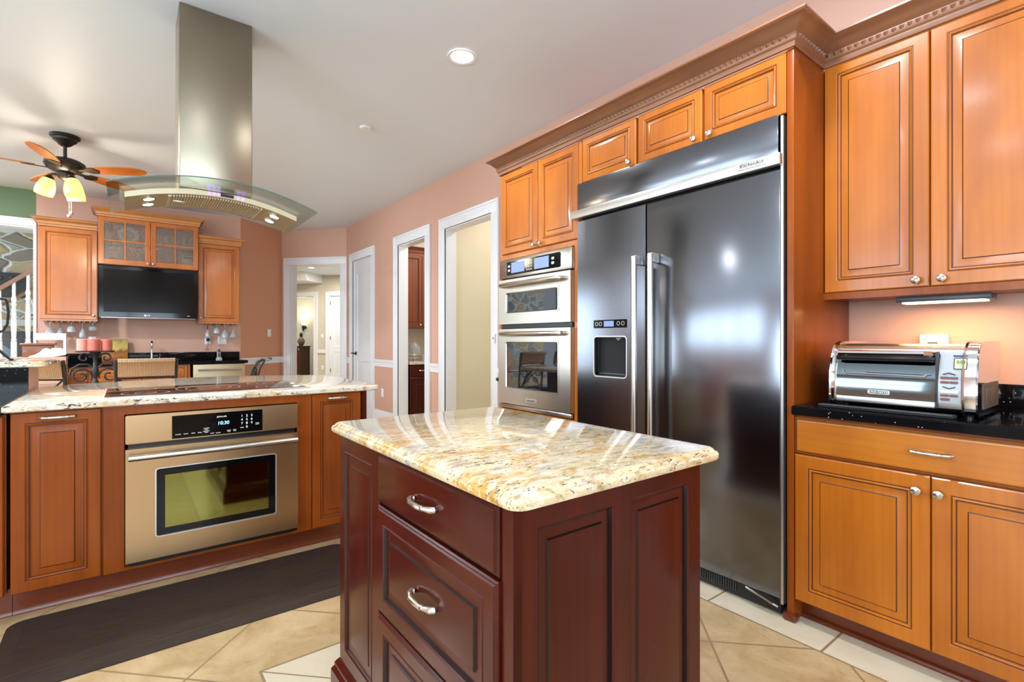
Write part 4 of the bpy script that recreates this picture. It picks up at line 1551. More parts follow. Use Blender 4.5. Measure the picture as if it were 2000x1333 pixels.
# ---- television
tv = thing('television', 'black flat-screen television hung between the two bar wall cabinets', 'television', (-.29, 8.10, 0))
tvw = 1.045
MB().prism(rrect(0, tvw, 1.49, 2.14, .012), 'y', .0, .03).build('bezel', M['gloss_black'], tv)
MB().box(.2, tvw - .2, .03, .30, 1.6, 2.05, .02).build('back_housing', M['matte_black'], tv)
MB().box(.045, tvw - .045, -.003, .001, 1.56, 2.1).build('screen', M['tv_screen'], tv)
MB().box(.02, tvw - .02, -.004, .004, 1.484, 1.492, .002).build('lower_trim', M['silver_trim'], tv)
lettering('brand_lettering', 'LG', .028, M['text'], tv, (tvw / 2 - .02, -.001, 1.523))
MB().lathe([(0, -.0015), (.012, -.0015), (.012, .0), (0, .0)], (tvw / 2 - .055, 0, 1.523), 14, 'y').build('brand_mark', M['text'], tv)
lettering('format_lettering', 'HDTV', .014, M['text'], tv, (tvw - .1, -.001, 1.527))

# ---- hanging stemware
def stem_glass(kind, t):
    P = {
        'wine': [(.0, 0), (.034, 0), (.033, -.003), (.005, -.008), (.0045, -.07), (.008, -.078), (.03, -.1), (.046, -.14), (.05, -.175), (.048, -.2), (.046, -.2), (.047, -.175), (.043, -.14), (.027, -.103), (0, -.083)],
        'flute': [(.0, 0), (.03, 0), (.029, -.003), (.005, -.008), (.0045, -.08), (.012, -.095), (.03, -.13), (.034, -.17), (.03, -.2), (.028, -.2), (.032, -.17), (.027, -.13), (0, -.09)],
        'goblet': [(.0, 0), (.034, 0), (.033, -.003), (.006, -.01), (.005, -.03), (.012, -.04), (.036, -.06), (.046, -.1), (.046, -.13), (.044, -.13), (.044, -.1), (.034, -.062), (0, -.045)],
        'martini': [(.0, 0), (.034, 0), (.033, -.003), (.005, -.008), (.0045, -.075), (.01, -.085), (.05, -.165), (.06, -.19), (.058, -.19), (.048, -.165), (0, -.09)],
        'snifter': [(.0, 0), (.032, 0), (.031, -.003), (.005, -.008), (.005, -.03), (.02, -.04), (.044, -.07), (.042, -.1), (.03, -.115), (.028, -.115), (.04, -.1), (.042, -.07), (0, -.036)],
    }[kind.split('_')[0]]
    o = MB().lathe(P, n=20, cap=False).build('bowl', M['glassware'], t)
    if kind.endswith('_dark'):
        MB().lathe([(0, -.0045), (.0065, -.006), (.0062, -.078), (0, -.08)], n=10).build('stem', M['glass_dark'], t)
    return o


glasses = [(-.76, 'wine', 'large clear wine glass hanging upside down at the far left rack end'),
           (-.667, 'flute_dark', 'black-stemmed glass hanging upside down under the left bar cabinet'),
           (-.562, 'goblet', 'short wide goblet hanging under the left bar cabinet, middle of five'),
           (-.456, 'flute', 'slim clear-stemmed glass hanging under the left bar cabinet above the candles'),
           (-.357, 'snifter', 'small round snifter hanging under the left bar cabinet nearest the television'),
           (.903, 'flute_dark', 'black-stemmed glass hanging upside down under the right bar cabinet'),
           (1.017, 'goblet', 'short wide goblet hanging under the right bar cabinet'),
           (1.12, 'wine', 'clear wine glass hanging under the right bar cabinet, second from right'),
           (1.226, 'martini', 'flared clear glass hanging at the right end of the right bar cabinet')]
for x, k, lab in glasses:
    t = thing('stemware_glass', lab, 'wine glass', (x, 8.33, 1.432), 0, 'stemware hanging under the bar cabinets')
    stem_glass(k, t)
for cab, w_, xs__ in ((c1, wc, [-.76, -.667, -.562, -.456, -.357]), (c2, wc2, [.903, 1.017, 1.12, 1.226])):
    m = MB()
    off = cab.location.x
    for x in xs__:
        for d in (-.022, .022):
            m.box(x - off + d - .006, x - off + d + .006, .03, .29, 1.421, 1.437)
    m.build('stemware_rack', M['crown_x'], cab, flat=True)

# ---- bar base cabinets, counter, sink tap, dishwasher
bb_ = thing('bar_base_cabinet', 'honey maple base cabinets under the black bar counter', 'cabinet', (-.84, 7.92, 0))
MB().box(0, 1.5, .0215, .6, .1, .878).build('carcass', M['maple'], bb_)
MB().box(0, 1.5, .08, .1, 0, .1).build('toe_kick', M['toe'], bb_)
for i in range(3):
    x0 = .0 + i * .49
    drawer(bb_, x0 + .005, x0 + .485, .68, .868, M['maple_h'], M['glaze'], ('k', x0 + .245, .774), True, .035)
    door(bb_, x0 + .005, x0 + .485, .11, .67, M['maple'], M['glaze'], ('k', x0 + .05, .63))
dw = thing('dishwasher', 'stainless dishwasher with a bar handle at the end of the bar', 'dishwasher', (.69, 7.90, 0))
MB().box(0, .62, .03, .6, .1, .876).build('tub', M['black'], dw)
MB().box(0, .62, 0, .03, .11, .872, .004).build('door', M['hood_steel'], dw)
MB().tube([(.05, -.035, .80), (.57, -.035, .80)], .011, 10).build('handle', M['satin'], dw)
for x in (.07, .55):
    MB().tube([(x, 0, .80), (x, -.035, .80)], .007, 8).build('handle_post', M['satin'], dw)
MB().box(.01, .61, .05, .07, 0, .1).build('kick_plate', M['black'], dw)
bct = thing('bar_countertop', 'black granite bar counter along the far wall below the television', 'countertop')
MB().slab([(-.86, 7.885), (1.345, 7.885), (1.345, 8.525), (-.86, 8.525)], [(.003, .88), (0, .884), (0, .914), (.004, .919)]).build('counter_slab', M['black_granite'], bct)
bbs = thing('backsplash', 'low black granite upstand along the far bar wall', 'backsplash')
MB().box(-.845, 1.335, 8.503, 8.527, .9195, 1.03, .002).build('upstand', M['black_granite'], bbs)
fc = thing('faucet', 'chrome gooseneck bar faucet on the black far counter', 'faucet', (.255, 8.40, .919))
MB().slab(rrect(-.1, .12, -.03, .03, .02, 4), [(0, 0), (0, .008), (.004, .014)]).build('base_plate', M['chrome'], fc)
MB().tube([(0, 0, .012), (0, 0, .15), (0, -.004, .2), (0, -.03, .255), (0, -.075, .262), (0, -.105, .235), (0, -.11, .2)], [.016, .014, .012, .0125, .0125, .013, .014], 12).build('spout', M['chrome'], fc)
MB().tube([(.09, 0, .012), (.09, 0, .055), (.09, -.012, .075), (.09, -.045, .085)], [.013, .012, .008, .006], 10).build('lever', M['chrome'], fc)
ph = thing('cordless_phone', 'silver cordless phone standing in its charger on the bar counter', 'telephone', (1.055, 8.42, .919))
MB().slab(rrect(-.04, .04, -.045, .035, .012, 4), [(0, 0), (0, .014), (.008, .03)]).build('cradle', M['silver_plastic'], ph)
m = MB().box(-.024, .024, -.014, .014, .02, .165, .007)
m.xf(Matrix.Rotation(math.radians(-9), 4, 'X')).build('handset', M['silver_plastic'], ph)
MB().box(-.018, .018, -.017, -.013, .1, .15).xf(Matrix.Rotation(math.radians(-9), 4, 'X')).build('screen', M['dark_grey'], ph)
MB().box(-.014, .014, -.017, -.013, .035, .09).xf(Matrix.Rotation(math.radians(-9), 4, 'X')).build('keypad', M['dark_grey'], ph)


def wall_plate(label, loc, rotz, w=.075, h=.118, kind='outlet', nm='wall_outlet', grp=None):
    t = thing(nm, label, 'switch' if kind == 'switch' else 'outlet', loc, rotz, grp)
    MB().box(-w / 2, w / 2, -.008, 0, -h / 2, h / 2, .003).build('plate', M['plate_white'], t)
    if kind == 'switch':
        n = max(1, round(w / .075))
        for i in range(n):
            x = -w / 2 + w * (i + .5) / n
            MB().box(x - .016, x + .016, -.012, -.007, -.033, .033, .002).build('rocker', M['white'], t)
    else:
        for z in (-.02, .02):
            MB().prism(rrect(-.016, .016, z - .013, z + .013, .006), 'y', -.0095, -.007).build('socket', M['white'], t)
    return t


wall_plate('white outlet on the bar wall with a black charger plugged in', (.925, 8.528, 1.2), 0)
wall_plate('white double switch plate on the bar wall behind the phone', (1.11, 8.528, 1.2), 0, .118, .118, 'switch', 'light_switch')
wall_plate('white outlet on the bar wall half hidden behind the candles', (-.37, 8.528, 1.19), 0)
q = FL @ Vector((LL * .17, -.001, 1.32))
wall_plate('white light switch on the warm-lit angled wall', tuple(q), AL, .075, .118, 'switch', 'light_switch')
wall_plate('white outlet low on the pink wall just beyond the peninsula worktop corner', (XW - .001, 6.76, .455), RX)
cg = thing('phone_charger', 'small black plug-in charger with a dangling cord on the bar wall', 'charger', (.925, 8.519, 1.222))
MB().box(-.02, .02, -.045, -.001, -.035, .03, .004).build('plug_body', M['black'], cg)
MB().tube([(0, -.03, -.034), (.002, -.032, -.09), (-.01, -.02, -.13), (-.03, -.015, -.16), (-.012, -.01, -.165), (.012, -.012, -.16)], .0035, 6).build('cord', M['black'], cg)


def _painting():
    k = NT('sunset_field_painting')
    tc = k.n('TexCoord').outputs['Object']
    z = k.n('SeparateXYZ', None, Vector=tc).outputs[2]
    n = k.noise(tc, 9, 5, .6, .8)
    f = k.math('ADD', k.math('MULTIPLY', z, 3.3), k.math('MULTIPLY', k.math('SUBTRACT', n, .5), .55))
    c = k.ramp(f, [(.0, S(112, 48, 22)), (.25, S(176, 108, 40)), (.42, S(120, 84, 34)), (.55, S(206, 178, 96)), (.8, S(186, 168, 92)), (1, S(112, 100, 40))])
    return k.pbr(c, .5)


pa = thing('canvas_painting', 'small square canvas painting of a golden field leaning on the bar counter', 'painting', (-.135, 8.38, .919), math.radians(4))
pt_ = Matrix.Rotation(math.radians(-9), 4, 'X')
MB().box(-.135, .135, 0, .025, .002, .3, .002).xf(pt_).build('canvas', _painting(), pa)

# ================================================================== dining table in front of the bar
tb_ = thing('dining_table', 'dark round-edged dining table between the peninsula and the bar', 'dining table', (-.1, 6.5, 0))
MB().slab([(p[0] * 1.0, p[1]) for p in rrect(-.9, .9, -.6, .6, .45, 8)], [(.012, .725), (0, .731), (0, .742), (.006, .749)]).build('tabletop', M['table_dark'], tb_)
for sx in (-1, 1):
    for sy in (-1, 1):
        MB().tube([(.6 * sx, .34 * sy, .728), (.5 * sx, .28 * sy, .6), (.42 * sx, .24 * sy, .38), (.5 * sx, .28 * sy, .15), (.62 * sx, .36 * sy, .012)], .02, 8).build('leg', M['iron'], tb_)
MB().tube([(.42, .24, .38), (0, .0, .36), (-.42, -.24, .38)], .014, 8).tube([(.42, -.24, .38), (0, .0, .36), (-.42, .24, .38)], .014, 8).build('stretcher', M['iron'], tb_)
pm = thing('placemat', 'rose coloured oval placemat under the iron candle holder', 'placemat', (-.262, 6.55, .749))
MB().slab([(.24 * math.cos(2 * PI * i / 32), .17 * math.sin(2 * PI * i / 32)) for i in range(32)], [(0, .001), (0, .006), (.01, .008)]).build('mat', M['runner'], pm)


def spiral(cx, cz, r0, r1, a0, turns, n=26, y=0.0):
    return [(cx + (r0 + (r1 - r0) * i / n) * math.cos(math.radians(a0) + turns * 2 * PI * i / n), y, cz + (r0 + (r1 - r0) * i / n) * math.sin(math.radians(a0) + turns * 2 * PI * i / n)) for i in range(n + 1)]


ch = thing('candle_holder', 'scrolled wrought-iron candle holder on the dining table', 'candle holder', (-.262, 6.55, .758))
m = MB().lathe([(0, 0), (.03, 0), (.026, .03), (.014, .06), (.026, .1), (.03, .14), (.018, .19), (.014, .24), (.03, .3), (.05, .322), (0, .322)], n=16)
m.build('stem', M['iron'], ch)
MB().slab(rrect(-.155, .155, -.06, .06, .055, 6), [(.01, .322), (0, .328), (0, .334), (.01, .338)]).build('tray', M['iron'], ch)
for s in (-1, 1):
    pts = spiral(.11 * s, .085, .085, .02, 200 if s > 0 else -20, -1.4 if s > 0 else 1.4)
    MB().tube(pts, .009, 8).build('scroll', M['iron'], ch)
    MB().tube([(.02 * s, 0, .17), (.06 * s, 0, .2), (.12 * s, 0, .2), (.18 * s, 0, .16), (.195 * s, 0, .1)], .009, 8).build('scroll', M['iron'], ch)
    MB().tube(spiral(.085 * s, .265, .05, .012, 180 if s > 0 else 0, -1.2 if s > 0 else 1.2), .008, 8).build('scroll', M['iron'], ch)
for x, y, r, hgt, mt_, lab in ((-.098, .01, .045, .118, 'candle_pink', 'pale pink pillar candle at the left end of the iron holder'), (-.012, -.012, .05, .118, 'candle_red', 'coral pillar candle in the middle of the iron holder'), (.088, .008, .047, .112, 'candle_red', 'coral pillar candle at the right end of the iron holder')):
    t = thing('pillar_candle', lab, 'candle', (-.262 + x, 6.55 + y, .758 + .3385), 0, 'pillar candles on the iron holder')
    MB().lathe([(0, 0), (r, 0), (r, hgt - .005), (r - .006, hgt), (r * .5, hgt - .008), (0, hgt - .01)], n=26).build('wax', M[mt_], t)
    MB().tube([(0, 0, hgt - .011), (.001, 0, hgt + .006)], .0015, 6).build('wick', M['matte_black'], t)


# ---- iron chairs with woven rattan tops
def make_chair(label, loc, rotz, group):
    t = thing('dining_chair', label, 'chair', loc, rotz, group)
    # faces +y (towards the table): back at y = -.2
    for s in (-1, 1):
        MB().tube([(.2 * s, -.21, .008), (.195 * s, -.2, .25), (.195 * s, -.195, .46), (.2 * s, -.215, .75), (.205 * s, -.245, .97), (.205 * s, -.262, 1.04)], .0135, 8).build('back_post', M['iron'], t)
        MB().tube([(.2 * s, .2, .008), (.195 * s, .195, .25), (.195 * s, .19, .455)], .0135, 8).build('leg', M['iron'], t)
    MB().slab(rrect(-.22, .22, -.2, .22, .05, 5), [(.01, .452), (0, .46), (0, .5), (.03, .52)]).build('seat', M['table_dark'], t)
    # woven crest: bowed panel with rolled top
    m = MB()
    R = []
    for i in range(15):
        u = -1 + 2 * i / 14
        x = .193 * u
        bow = -.03 * (1 - u * u)
        R.append([(x, -.232 + bow, .90), (x, -.244 + bow, .985), (x, -.262 + bow, 1.025), (x, -.288 + bow, 1.05), (x, -.312 + bow, 1.044), (x, -.318 + bow, 1.022),
                  (x, -.302 + bow, 1.012), (x, -.276 + bow, .985), (x, -.258 + bow, .94), (x, -.25 + bow, .90)])
    m.rings(R, 0, True, True)
    m.build('woven_crest', M['rattan'], t)
    # scroll work below
    y = -.222
    MB().tube([(-.2, y - .006, .885), (0, y - .03, .89), (.2, y - .006, .885)], .009, 8).build('back_rail', M['iron'], t)
    MB().tube([(-.197, y + .02, .58), (0, y, .575), (.197, y + .02, .58)], .009, 8).build('back_rail', M['iron'], t)
    for s in (-1, 1):
        MB().tube([(.185 * s, y - .004, .88), (.13 * s, y - .012, .82), (.05 * s, y - .01, .76), (-.04 * s, y - .004, .7), (-.12 * s, y, .62), (-.15 * s, y + .01, .585)], .0075, 6).build('scroll', M['iron'], t)
        MB().tube(spiral(.12 * s, .76, .062, .014, 90, -1.5 * s, 24, y), .0075, 6).build('scroll', M['iron'], t)
        MB().tube(spiral(.07 * s, .655, .05, .012, -90, 1.3 * s, 22, y + .006), .0065, 6).build('scroll', M['iron'], t)
    return t


make_chair('iron chair with woven rattan crest, back towards the cooktop, right of the candle holder', (.125, 5.43, 0), 0, 'iron and rattan dining chairs')
make_chair('iron chair with woven rattan crest, left of the candle holder by the raised bar', (-.50, 5.62, 0), math.radians(-22), 'iron and rattan dining chairs')


# side chair with an iron oval in a sabre back
sc_c = thing('side_chair', 'grey iron chair with outward-curled back seen from the side by the dishwasher', 'chair', (.92, 6.3, 0), math.radians(68))
for s in (-1, 1):
    MB().tube([(.19 * s, -.21, .008), (.185 * s, -.19, .25), (.185 * s, -.18, .46), (.185 * s, -.2, .72), (.185 * s, -.24, .88), (.185 * s, -.29, .965), (.185 * s, -.34, .99), (.185 * s, -.365, .98)], .014, 8).build('back_post', M['iron'], sc_c)
    MB().tube([(.19 * s, .2, .008), (.185 * s, .19, .455)], .014, 8).build('leg', M['iron'], sc_c)
MB().slab(rrect(-.21, .21, -.19, .22, .05, 5), [(.01, .452), (0, .46), (0, .5), (.03, .52)]).build('seat', M['table_dark'], sc_c)
m = MB()
pr = [(-.205, .62), (-.215, .75), (-.24, .87), (-.29, .955), (-.34, .98), (-.365, .97), (-.366, .978), (-.34, .99), (-.286, .965), (-.233, .875), (-.206, .75), (-.196, .62)]
m.prism([pr[3], pr[4], pr[5], pr[6], pr[7], pr[8]], 'x', -.17, .17)
m.build('top_slat', M['iron'], sc_c)
m = MB()
for rr in (.09, .055):
    n = 24
    m.tube([(rr * .9 * math.cos(2 * PI * i / n), -.22 - .12 * max(0, (rr * 1.3 * math.sin(2 * PI * i / n)) + .0), .78 + rr * 1.3 * math.sin(2 * PI * i / n)) for i in range(n + 1)], .008, 6)
m.tube([(0, -.2, .52), (0, -.21, .67)], .008, 6).tube([(0, -.235, .895), (0, -.28, .955)], .008, 6).tube([(-.18, -.2, .66), (.18, -.2, .66)], .008, 6)
m.build('oval_scroll', M['iron'], sc_c)

# ================================================================== family room beyond the opening at the left
struct(MB().box(-6.0, -.78, 12.0, 12.15, 0, CZ).build('wall_stone', M['stone'], flat=True))
struct(MB().box(-.90, -.78, 8.68, 12.0, 0, CZ).build('wall_family_side', M['wall_tan'], flat=True))
wall_along('wall_family_left', 'y', -6.8, .13, 8.68, 12.15, 0, CZ, [(9.0, 11.6, .6, 2.6)], M['wall_tan'])
struct(MB().box(-6.8, -4.6, 8.53, 8.67, 0, CZ).build('wall_family_near', M['wall_tan'], flat=True))
m = MB().box(-4.6, -.9, 8.505, 8.53, 2.605, 2.70, .004).box(-4.6, -.9, 8.49, 8.53, 2.68, 2.70, .004).box(-4.6, -.905, 8.53, 8.67, 2.59, 2.6999)
m.box(-.93, -.90, 8.505, 8.53, 0, 2.605, .003).box(-.925, -.9055, 8.53, 8.67, 0, 2.59)
struct(m.build('trim_7', M['white']))
fp = thing('fireplace_relief', 'dark carved relief panel set into the far fieldstone wall', 'relief', (-1.75, 11.995, 1.93))
MB().box(-.7, .36, -.05, 0, .0, .42, .006).build('panel', plain('relief_slate', (56, 56, 60), .5), fp)
m = MB()
rnd = random.Random(3)
for i in range(24):
    x, z = rnd.uniform(-.6, .3), rnd.uniform(.08, .34)
    r = rnd.uniform(.025, .055)
    m.lathe([(0, -.05 - r * .8), (r * .6, -.05 - r * .6), (r, -.05), (0, -.049)], (x, 0, z), 10, 'y')
m.build('carving', plain('relief_carving', (74, 76, 82), .35), fp)
mn = thing('mantel_shelf', 'pale stone mantel ledge across the fieldstone wall', 'mantel', (-1.75, 11.99, 1.44))
MB().box(-1.3, .5, -.14, 0, .0, .11, .01).build('ledge', plain('pale_limestone', (186, 192, 196), .6), mn)
fb = thing('firebox', 'dark glazed firebox below the stone mantel in the far room', 'fireplace', (-1.75, 11.99, .1))
MB().box(-.9, .45, -.03, 0, .0, 1.25, .01).build('surround', M['dark_grey'], fb)
m = MB()
m.prism([(-.75, .05), (.2, .05), (.2, .85)] + [(.2 - .475 * (1 - math.cos(PI * i / 10)), .85 + .25 * math.sin(PI * i / 10)) for i in range(1, 10)] + [(-.75, .85)], 'y', -.04, -.03)
m.build('glass_doors', oven_glass('firebox_glass', (110, 130, 146), .15, .6), fb)

# stairs: white balusters under sloping oak rails
sr_ = thing('stair_railing', 'oak stair handrail with white turned balusters beyond the left opening', 'railing', (0, 9.2, 0))


def slope(z):
    return [(-2.3, 0, z - .98 * .95), (-.99, 0, z + .3)]


MB().prism([(-2.2, 1.075), (-.985, 2.13), (-.985, 2.19), (-2.2, 1.135)], 'y', -.035, .035).build('handrail', M['rail_wood'], sr_)
MB().prism([(-2.2, .985), (-.985, 1.93), (-.985, 1.975), (-2.2, 1.03)], 'y', .28, .33).build('handrail', M['rail_wood'], sr_)
bs = None
for x in (-1.19, -1.055, -1.325, -1.46):
    zt = 1.075 + (x + 2.2) * .8683
    z0_ = .98
    L_ = zt - z0_ + .01
    pr_ = [(0, 0), (.03, 0), (.03, .2), (.022, .21), (.03, .225), (.022, .245), (.03, L_ * .4), (.024, L_ * .62), (.02, L_ * .68), (.03, L_ * .7), (.02, L_ * .73), (.028, L_ * .77), (.018, L_ * .82), (.018, L_), (0, L_)]
    MB().lathe(pr_, (x, 0, z0_), 14).build('baluster', M['white'], sr_)
MB().box(-2.2, -.98, -.05, .06, .87, .98, .006).build('base_rail', M['white'], sr_)
MB().box(-2.2, -.98, -.04, .05, .0, .87).build('stringer', M['rail_wood'], sr_)
nb = thing('newel_block', 'brown wooden pedestal block beside the white scrolled bracket', 'pedestal', (-.785, 7.71, 1.012))
MB().box(-.14, .112, -.065, .09, .0, .132, .004).build('block', M['rail_wood'], nb)
MB().box(-.16, .135, -.085, .105, .132, .155, .006).build('cap', M['rail_wood'], nb)
sb = thing('scroll_bracket', 'white scrolled wooden bracket in front of the brown pedestal block', 'bracket', (-.772, 7.615, 1.0125))
poly = [(-.1, .0), (-.09, .012), (-.04, .03), (.0, .06), (.02, .09), (.05, .1), (.08, .085), (.1, .1), (.13, .1), (.165, .1), (.19, .085), (.19, .24), (.2, .255), (.21, .255), (.215, .03), (.205, .02), (.1, .0)]
MB().prism(poly, 'y', -.02, .0).build('bracket_face', M['white'], sb)
MB().box(-.06, .215, .0, .012, .19, .265, .003).build('back_board', M['white'], sb)
struct(MB().box(-1.35, -.56, 7.59, 7.82, .0, 1.012).build('wall_knee', M['wall'], flat=True))

# ================================================================== hall behind the tall doorway
HD = Matrix.Translation((2.47, 8.69, 0)) @ Matrix.Rotation(AN, 4, 'Z')


def hall_struct(name, mb, mat, flat=True):
    return struct(mb.xf(HD).build(name, mat, flat=flat))


KB = 5.5
m = MB()
o0, o1 = -4.6, -3.41
e0, e1 = -2.91, -2.05
m.box(-5.2, o0, KB, KB + .13, 0, CZ).box(o0, o1, KB, KB + .13, 2.47, CZ).box(o1, e0, KB, KB + .13, 0, CZ).box(e0, e1, KB, KB + .13, 2.47, CZ).box(e1, 2.6, KB, KB + .13, 0, CZ)
hall_struct('wall_hall_back', m, M['wall_tan'])
hall_struct('wall_hall_left', MB().box(-5.2, -5.07, .3, KB, 0, CZ), M['wall_tan'])
hall_struct('wall_hall_right', MB().box(2.5, 2.63, .16, KB, 0, CZ), M['wall_tan'])
hall_struct('wall_room_back', MB().box(-8.0, -2.0, 8.0, 8.13, 0, CZ), M['wall_cream'])
hall_struct('wall_room_side', MB().box(-2.9, -2.77, KB + .13, 8.0, 0, CZ), M['wall_cream'])
hall_struct('trim_9', MB().prism([(4.55, CZ - .001), (4.75, 2.83), (KB - .001, 2.83), (KB - .001, CZ - .001)], 'x', -5.0, -3.14), M['white'])
m = casing(MB(), o0, o1, 2.47, .12, .13)
casing(m, e0, e1, 2.47, .12, .13)
m.xf(Matrix.Translation((0, KB, 0)))
hall_struct('trim_10', m, M['white'])
m = MB()
for a, b in ((-3.28, -3.04), (-1.9, 2.4)):
    m.box(a, b, KB - .03, KB, .83, .93, .004).box(a, b, KB - .02, KB, 0, .2, .004)
hall_struct('trim_11', m, M['white'])
q = HD @ Vector((e0 + .012, KB + .02, .01))
d2_ = struct(door_leaf(e1 - e0 - .024, 2.45).build('door_2', M['door_white'], None, tuple(q), (0, 0, AN)))
for zz in (.28, 1.2, 2.2):
    MB().lathe([(0, 0), (.009, 0), (.009, .1), (0, .1)], n=10).build('hinge', M['bronze'], d2_, (.0, -.012, zz))
q = HD @ Vector((-3.15, KB - .001, 1.315))
wall_plate('white light switch on the tan hall wall between two doors', tuple(q), AN, .075, .118, 'switch', 'light_switch')
q = HD @ Vector((-3.14, KB - .001, .42))
wall_plate('white outlet low on the tan hall wall beside the far white door', tuple(q), AN)
q = HD @ Vector((-2.55, 4.0, CZ))
can_light(tuple(q), 'lit recessed light in the hall ceiling through the far doorway', 40, .075, (1, .95, .88))
for s_, k_, p_ in ((-.9, 2.2, 45), (-1.8, 4.6, 28), (-4.8, 6.9, 16)):  # extra unseen lamps added to light the hall and far room
    q = HD @ Vector((s_, k_, CZ - .05))
    area_light('hall_fill', tuple(q), (0, 0, 0), .3, .3, p_, (.96, .98, 1), 'DISK')

q = HD @ Vector((-5.28, 7.99, 1.64))
sn = thing('wall_sconce', 'lit glass wall sconce above the apothecary chest in the far room', 'sconce', tuple(q), AN)
MB().lathe([(0, -.0), (.04, .02), (.06, .1), (.09, .24), (.1, .3), (.095, .3), (.05, .1), (0, .02)], (0, -.12, .06), 18, cap=False).build('lamp_shade', M['sconce_glass'], sn)
MB().tube([(0, 0, .0), (0, -.05, -.06), (0, -.11, -.04), (0, -.12, .06)], .012, 8).lathe([(0, 0), (.05, 0), (.05, -.015), (0, -.02)], (0, 0, 0), 14, 'y').lathe([(0, -.14), (.02, -.12), (.035, -.06), (.045, .06), (0, .07)], (0, -.12, 0), 14).build('arm', M['bronze'], sn)
l = bpy.data.lights.new('sconce_lamp', 'POINT'); l.energy = 4; l.color = (1, .85, .62); l.shadow_soft_size = .06
lo = bpy.data.objects.new('sconce_lamp', l); COL.objects.link(lo); lo.location = HD @ Vector((-5.28, 7.8, 2.1))

q = HD @ Vector((-5.15, 7.55, 0))
ac = thing('apothecary_chest', 'tall dark brown chest of many small drawers in the far room', 'chest', tuple(q), AN + math.radians(-32))
dk = plain('dark_chest_wood', (58, 30, 24), .35)
MB().box(-.22, .22, -.2, .2, .04, .98, .006).build('carcass', dk, ac)
MB().box(-.25, .25, -.23, .22, .98, 1.01, .006).build('top', dk, ac)
grey_d = plain('grey_drawer_front', (92, 84, 88), .4)
first = None
for r in range(6):
    for c in range(3):
        if first is None:
            first = MB().panel(.13, .135, [(0, .012, 0), (0, 0, 0), (.012, -.006, 0), (.03, -.004, 0), (.04, -.004, 0)]).build('drawer', grey_d, ac, (-.205 + c * .14, -.2, .07 + r * .15))
        else:
            share(first, ac, (-.205 + c * .14, -.2, .07 + r * .15))
vs = thing('vase', 'brown pottery vase with a narrow neck on the dark apothecary chest', 'vase', tuple(HD @ Vector((-5.15, 7.55, 1.01))))
MB().lathe([(0, 0), (.06, 0), (.07, .02), (.11, .1), (.12, .17), (.09, .24), (.035, .29), (.03, .36), (.045, .43), (.04, .44), (.0, .43)], n=22).build('body', plain('brown_pottery', (118, 96, 70), .4), vs)
MB().lathe([(.034, .3), (.05, .33), (.046, .36), (.05, .4), (.03, .41)], n=18, cap=False).build('neck_band', M['bronze'], vs)
q = HD @ Vector((-1.9, 2.0, 0))
cpst = thing('turned_post', 'dark red turned bedpost-like spindle at the left of the far doorway', 'post', tuple(HD @ Vector((-3.64, 5.1, 0))))
MB().lathe([(0, 0), (.06, 0), (.06, .2), (.035, .24), (.05, .34), (.03, .46), (.05, .6), (.035, .68), (.055, .76), (.03, .84), (.05, .9), (.03, .96), (0, 1.0)], n=16).build('spindle', M['cherry'], cpst)

# ================================================================== butler's pantry through the middle doorway, passage through the near one
struct(MB().box(3.0, 6.5, 5.03, 5.15, 0, CZ).build('wall_passage', M['wall_cream'], flat=True))
struct(MB().box(3.0, 6.5, 3.5, 3.62, 0, CZ).build('wall_passage_near', M['wall_cream'], flat=True))
struct(MB().box(3.0, 5.0, 6.84, 6.96, 0, CZ).build('wall_pantry', M['wall_tan'], flat=True))
struct(MB().box(5.0, 5.12, 5.15, 6.96, 0, CZ).build('wall_pantry_end', M['wall_tan'], flat=True))
area_light('pantry_fill', (3.9, 5.8, CZ - .05), (0, 0, 0), .3, .3, 26, (.97, .98, 1), 'DISK')  # unseen lamp added so the pantry is lit
area_light('passage_fill', (3.7, 4.3, CZ - .05), (0, 0, 0), .3, .3, 11, (.97, .98, 1), 'DISK')  # unseen lamp added to brighten the passage
pu = thing('pantry_wall_cabinet', 'reddish cherry wall cabinet seen through the middle white doorway', 'cabinet', (3.02, 6.5, 0))
MB().box(0, 1.0, .0215, .335, 1.37, 2.42).build('carcass', M['pantry'], pu)
door(pu, .003, .332, 1.375, 2.415, M['pantry'], M['cherry_glaze'], ('k', .3, 1.42), .055)
door(pu, .336, .665, 1.375, 2.415, M['pantry'], M['cherry_glaze'], ('k', .368, 1.42), .055)
door(pu, .669, .997, 1.375, 2.415, M['pantry'], M['cherry_glaze'], None, .055)
sweep([(0.001, 0), (1.0, 0)], crown_profile(.06, .09), 2.42, MB()).build('crown_molding', M['pantry'], pu)
pb_ = thing('pantry_base_cabinet', 'dark cherry base cabinet with a drawer seen through the middle doorway', 'cabinet', (3.02, 6.2, 0))
MB().box(0, 1.0, .0215, .6, .1, .868).build('carcass', M['cherry'], pb_)
for i, x in enumerate((.0, .5)):
    drawer(pb_, x + .003, x + .497, .7, .86, M['cherry_h'], M['cherry_glaze'], ('p', x + .2, .785))
    door(pb_, x + .003, x + .497, .11, .69, M['cherry'], M['cherry_glaze'], None, .055)
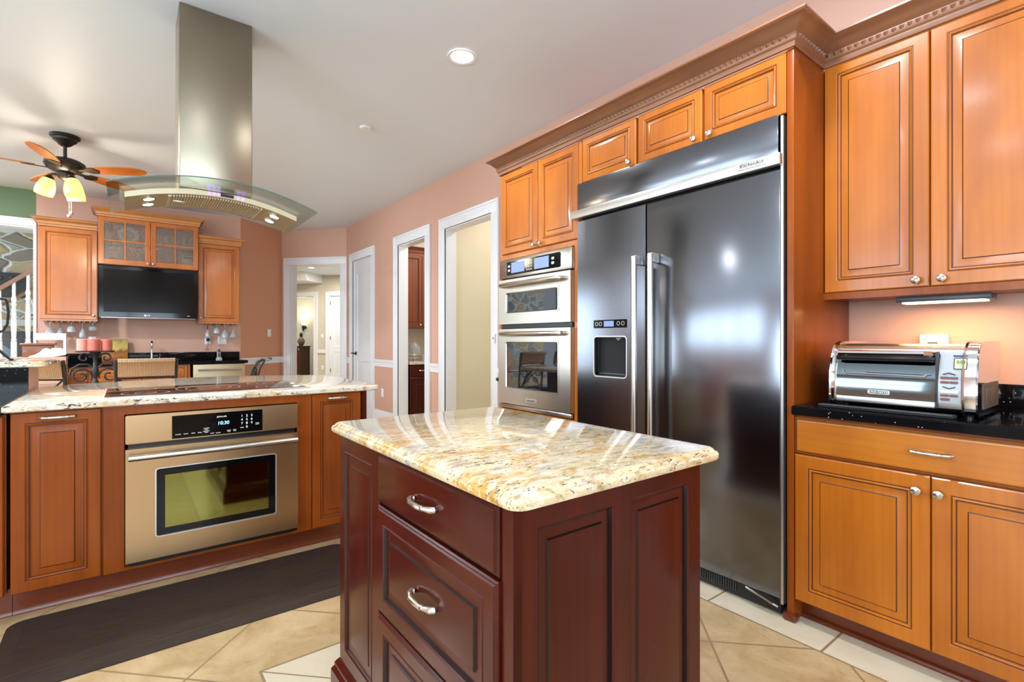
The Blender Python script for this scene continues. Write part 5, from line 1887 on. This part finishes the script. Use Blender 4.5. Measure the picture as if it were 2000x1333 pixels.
MB().box(0, 1.0, .08, .1, 0, .1).build('toe_kick', M['cherry'], pb_)
pk = thing('pantry_countertop', 'pale granite countertop on the pantry base cabinet', 'countertop', (3.02, 6.2, 0))
MB().slab([(.0, -.025), (1.0, -.025), (1.0, .63), (.0, .63)], [(.003, .87), (0, .875), (0, .9), (.004, .905)]).build('granite_slab', M['granite_pale'], pk)
cl = thing('glass_cloche', 'clear glass dome on a silver cake stand on the pantry counter', 'cloche', (3.20, 6.44, .905))
MB().lathe([(0, 0), (.06, 0), (.02, .02), (.02, .05), (.1, .065), (.1, .07), (0, .07)], n=20).build('stand', M['chrome'], cl)
MB().lathe([(.09, .071), (.09, .16), (.075, .22), (.04, .255), (.01, .265), (.012, .285), (0, .29)], n=22, cap=False).build('dome', M['glassware'], cl)
bt = thing('wire_basket', 'silver wire basket on the pantry counter', 'basket', (3.10, 6.27, .905))
m = MB()
for z, r in ((.004, .07), (.05, .085), (.1, .095)):
    m.tube([(r * math.cos(2 * PI * i / 20), r * math.sin(2 * PI * i / 20), z) for i in range(21)], .0028, 6)
for i in range(14):
    a = 2 * PI * i / 14
    m.tube([(.07 * math.cos(a), .07 * math.sin(a), .004), (.085 * math.cos(a), .085 * math.sin(a), .05), (.095 * math.cos(a), .095 * math.sin(a), .1)], .002, 5)
m.build('wire_frame', M['chrome'], bt)
for i, (x, y) in enumerate(((3.25, 6.23), (3.33, 6.3))):
    t = thing('drinking_glass', ('clear drinking glass at the right of the wire basket', 'clear drinking glass standing behind another near the pantry doorway')[i], 'glass', (x, y, .905), 0, 'glasses on the pantry counter')
    MB().lathe([(0, .001), (.026, .001), (.032, .1), (.03, .1), (.025, .006), (0, .006)], n=16).build('tumbler', M['glassware'], t)
# white latch strike on the near casing
stk = thing('strike_latch', 'small white latch on the doorway casing left of the wall oven', 'latch', (2.85, 3.99, 1.22), RX)
MB().box(-.015, .015, -.02, .0, -.045, .045, .004).build('latch_body', M['plate_white'], stk)
MB().box(-.006, .006, -.026, -.018, -.006, .006).build('latch_pin', M['dark_grey'], stk)
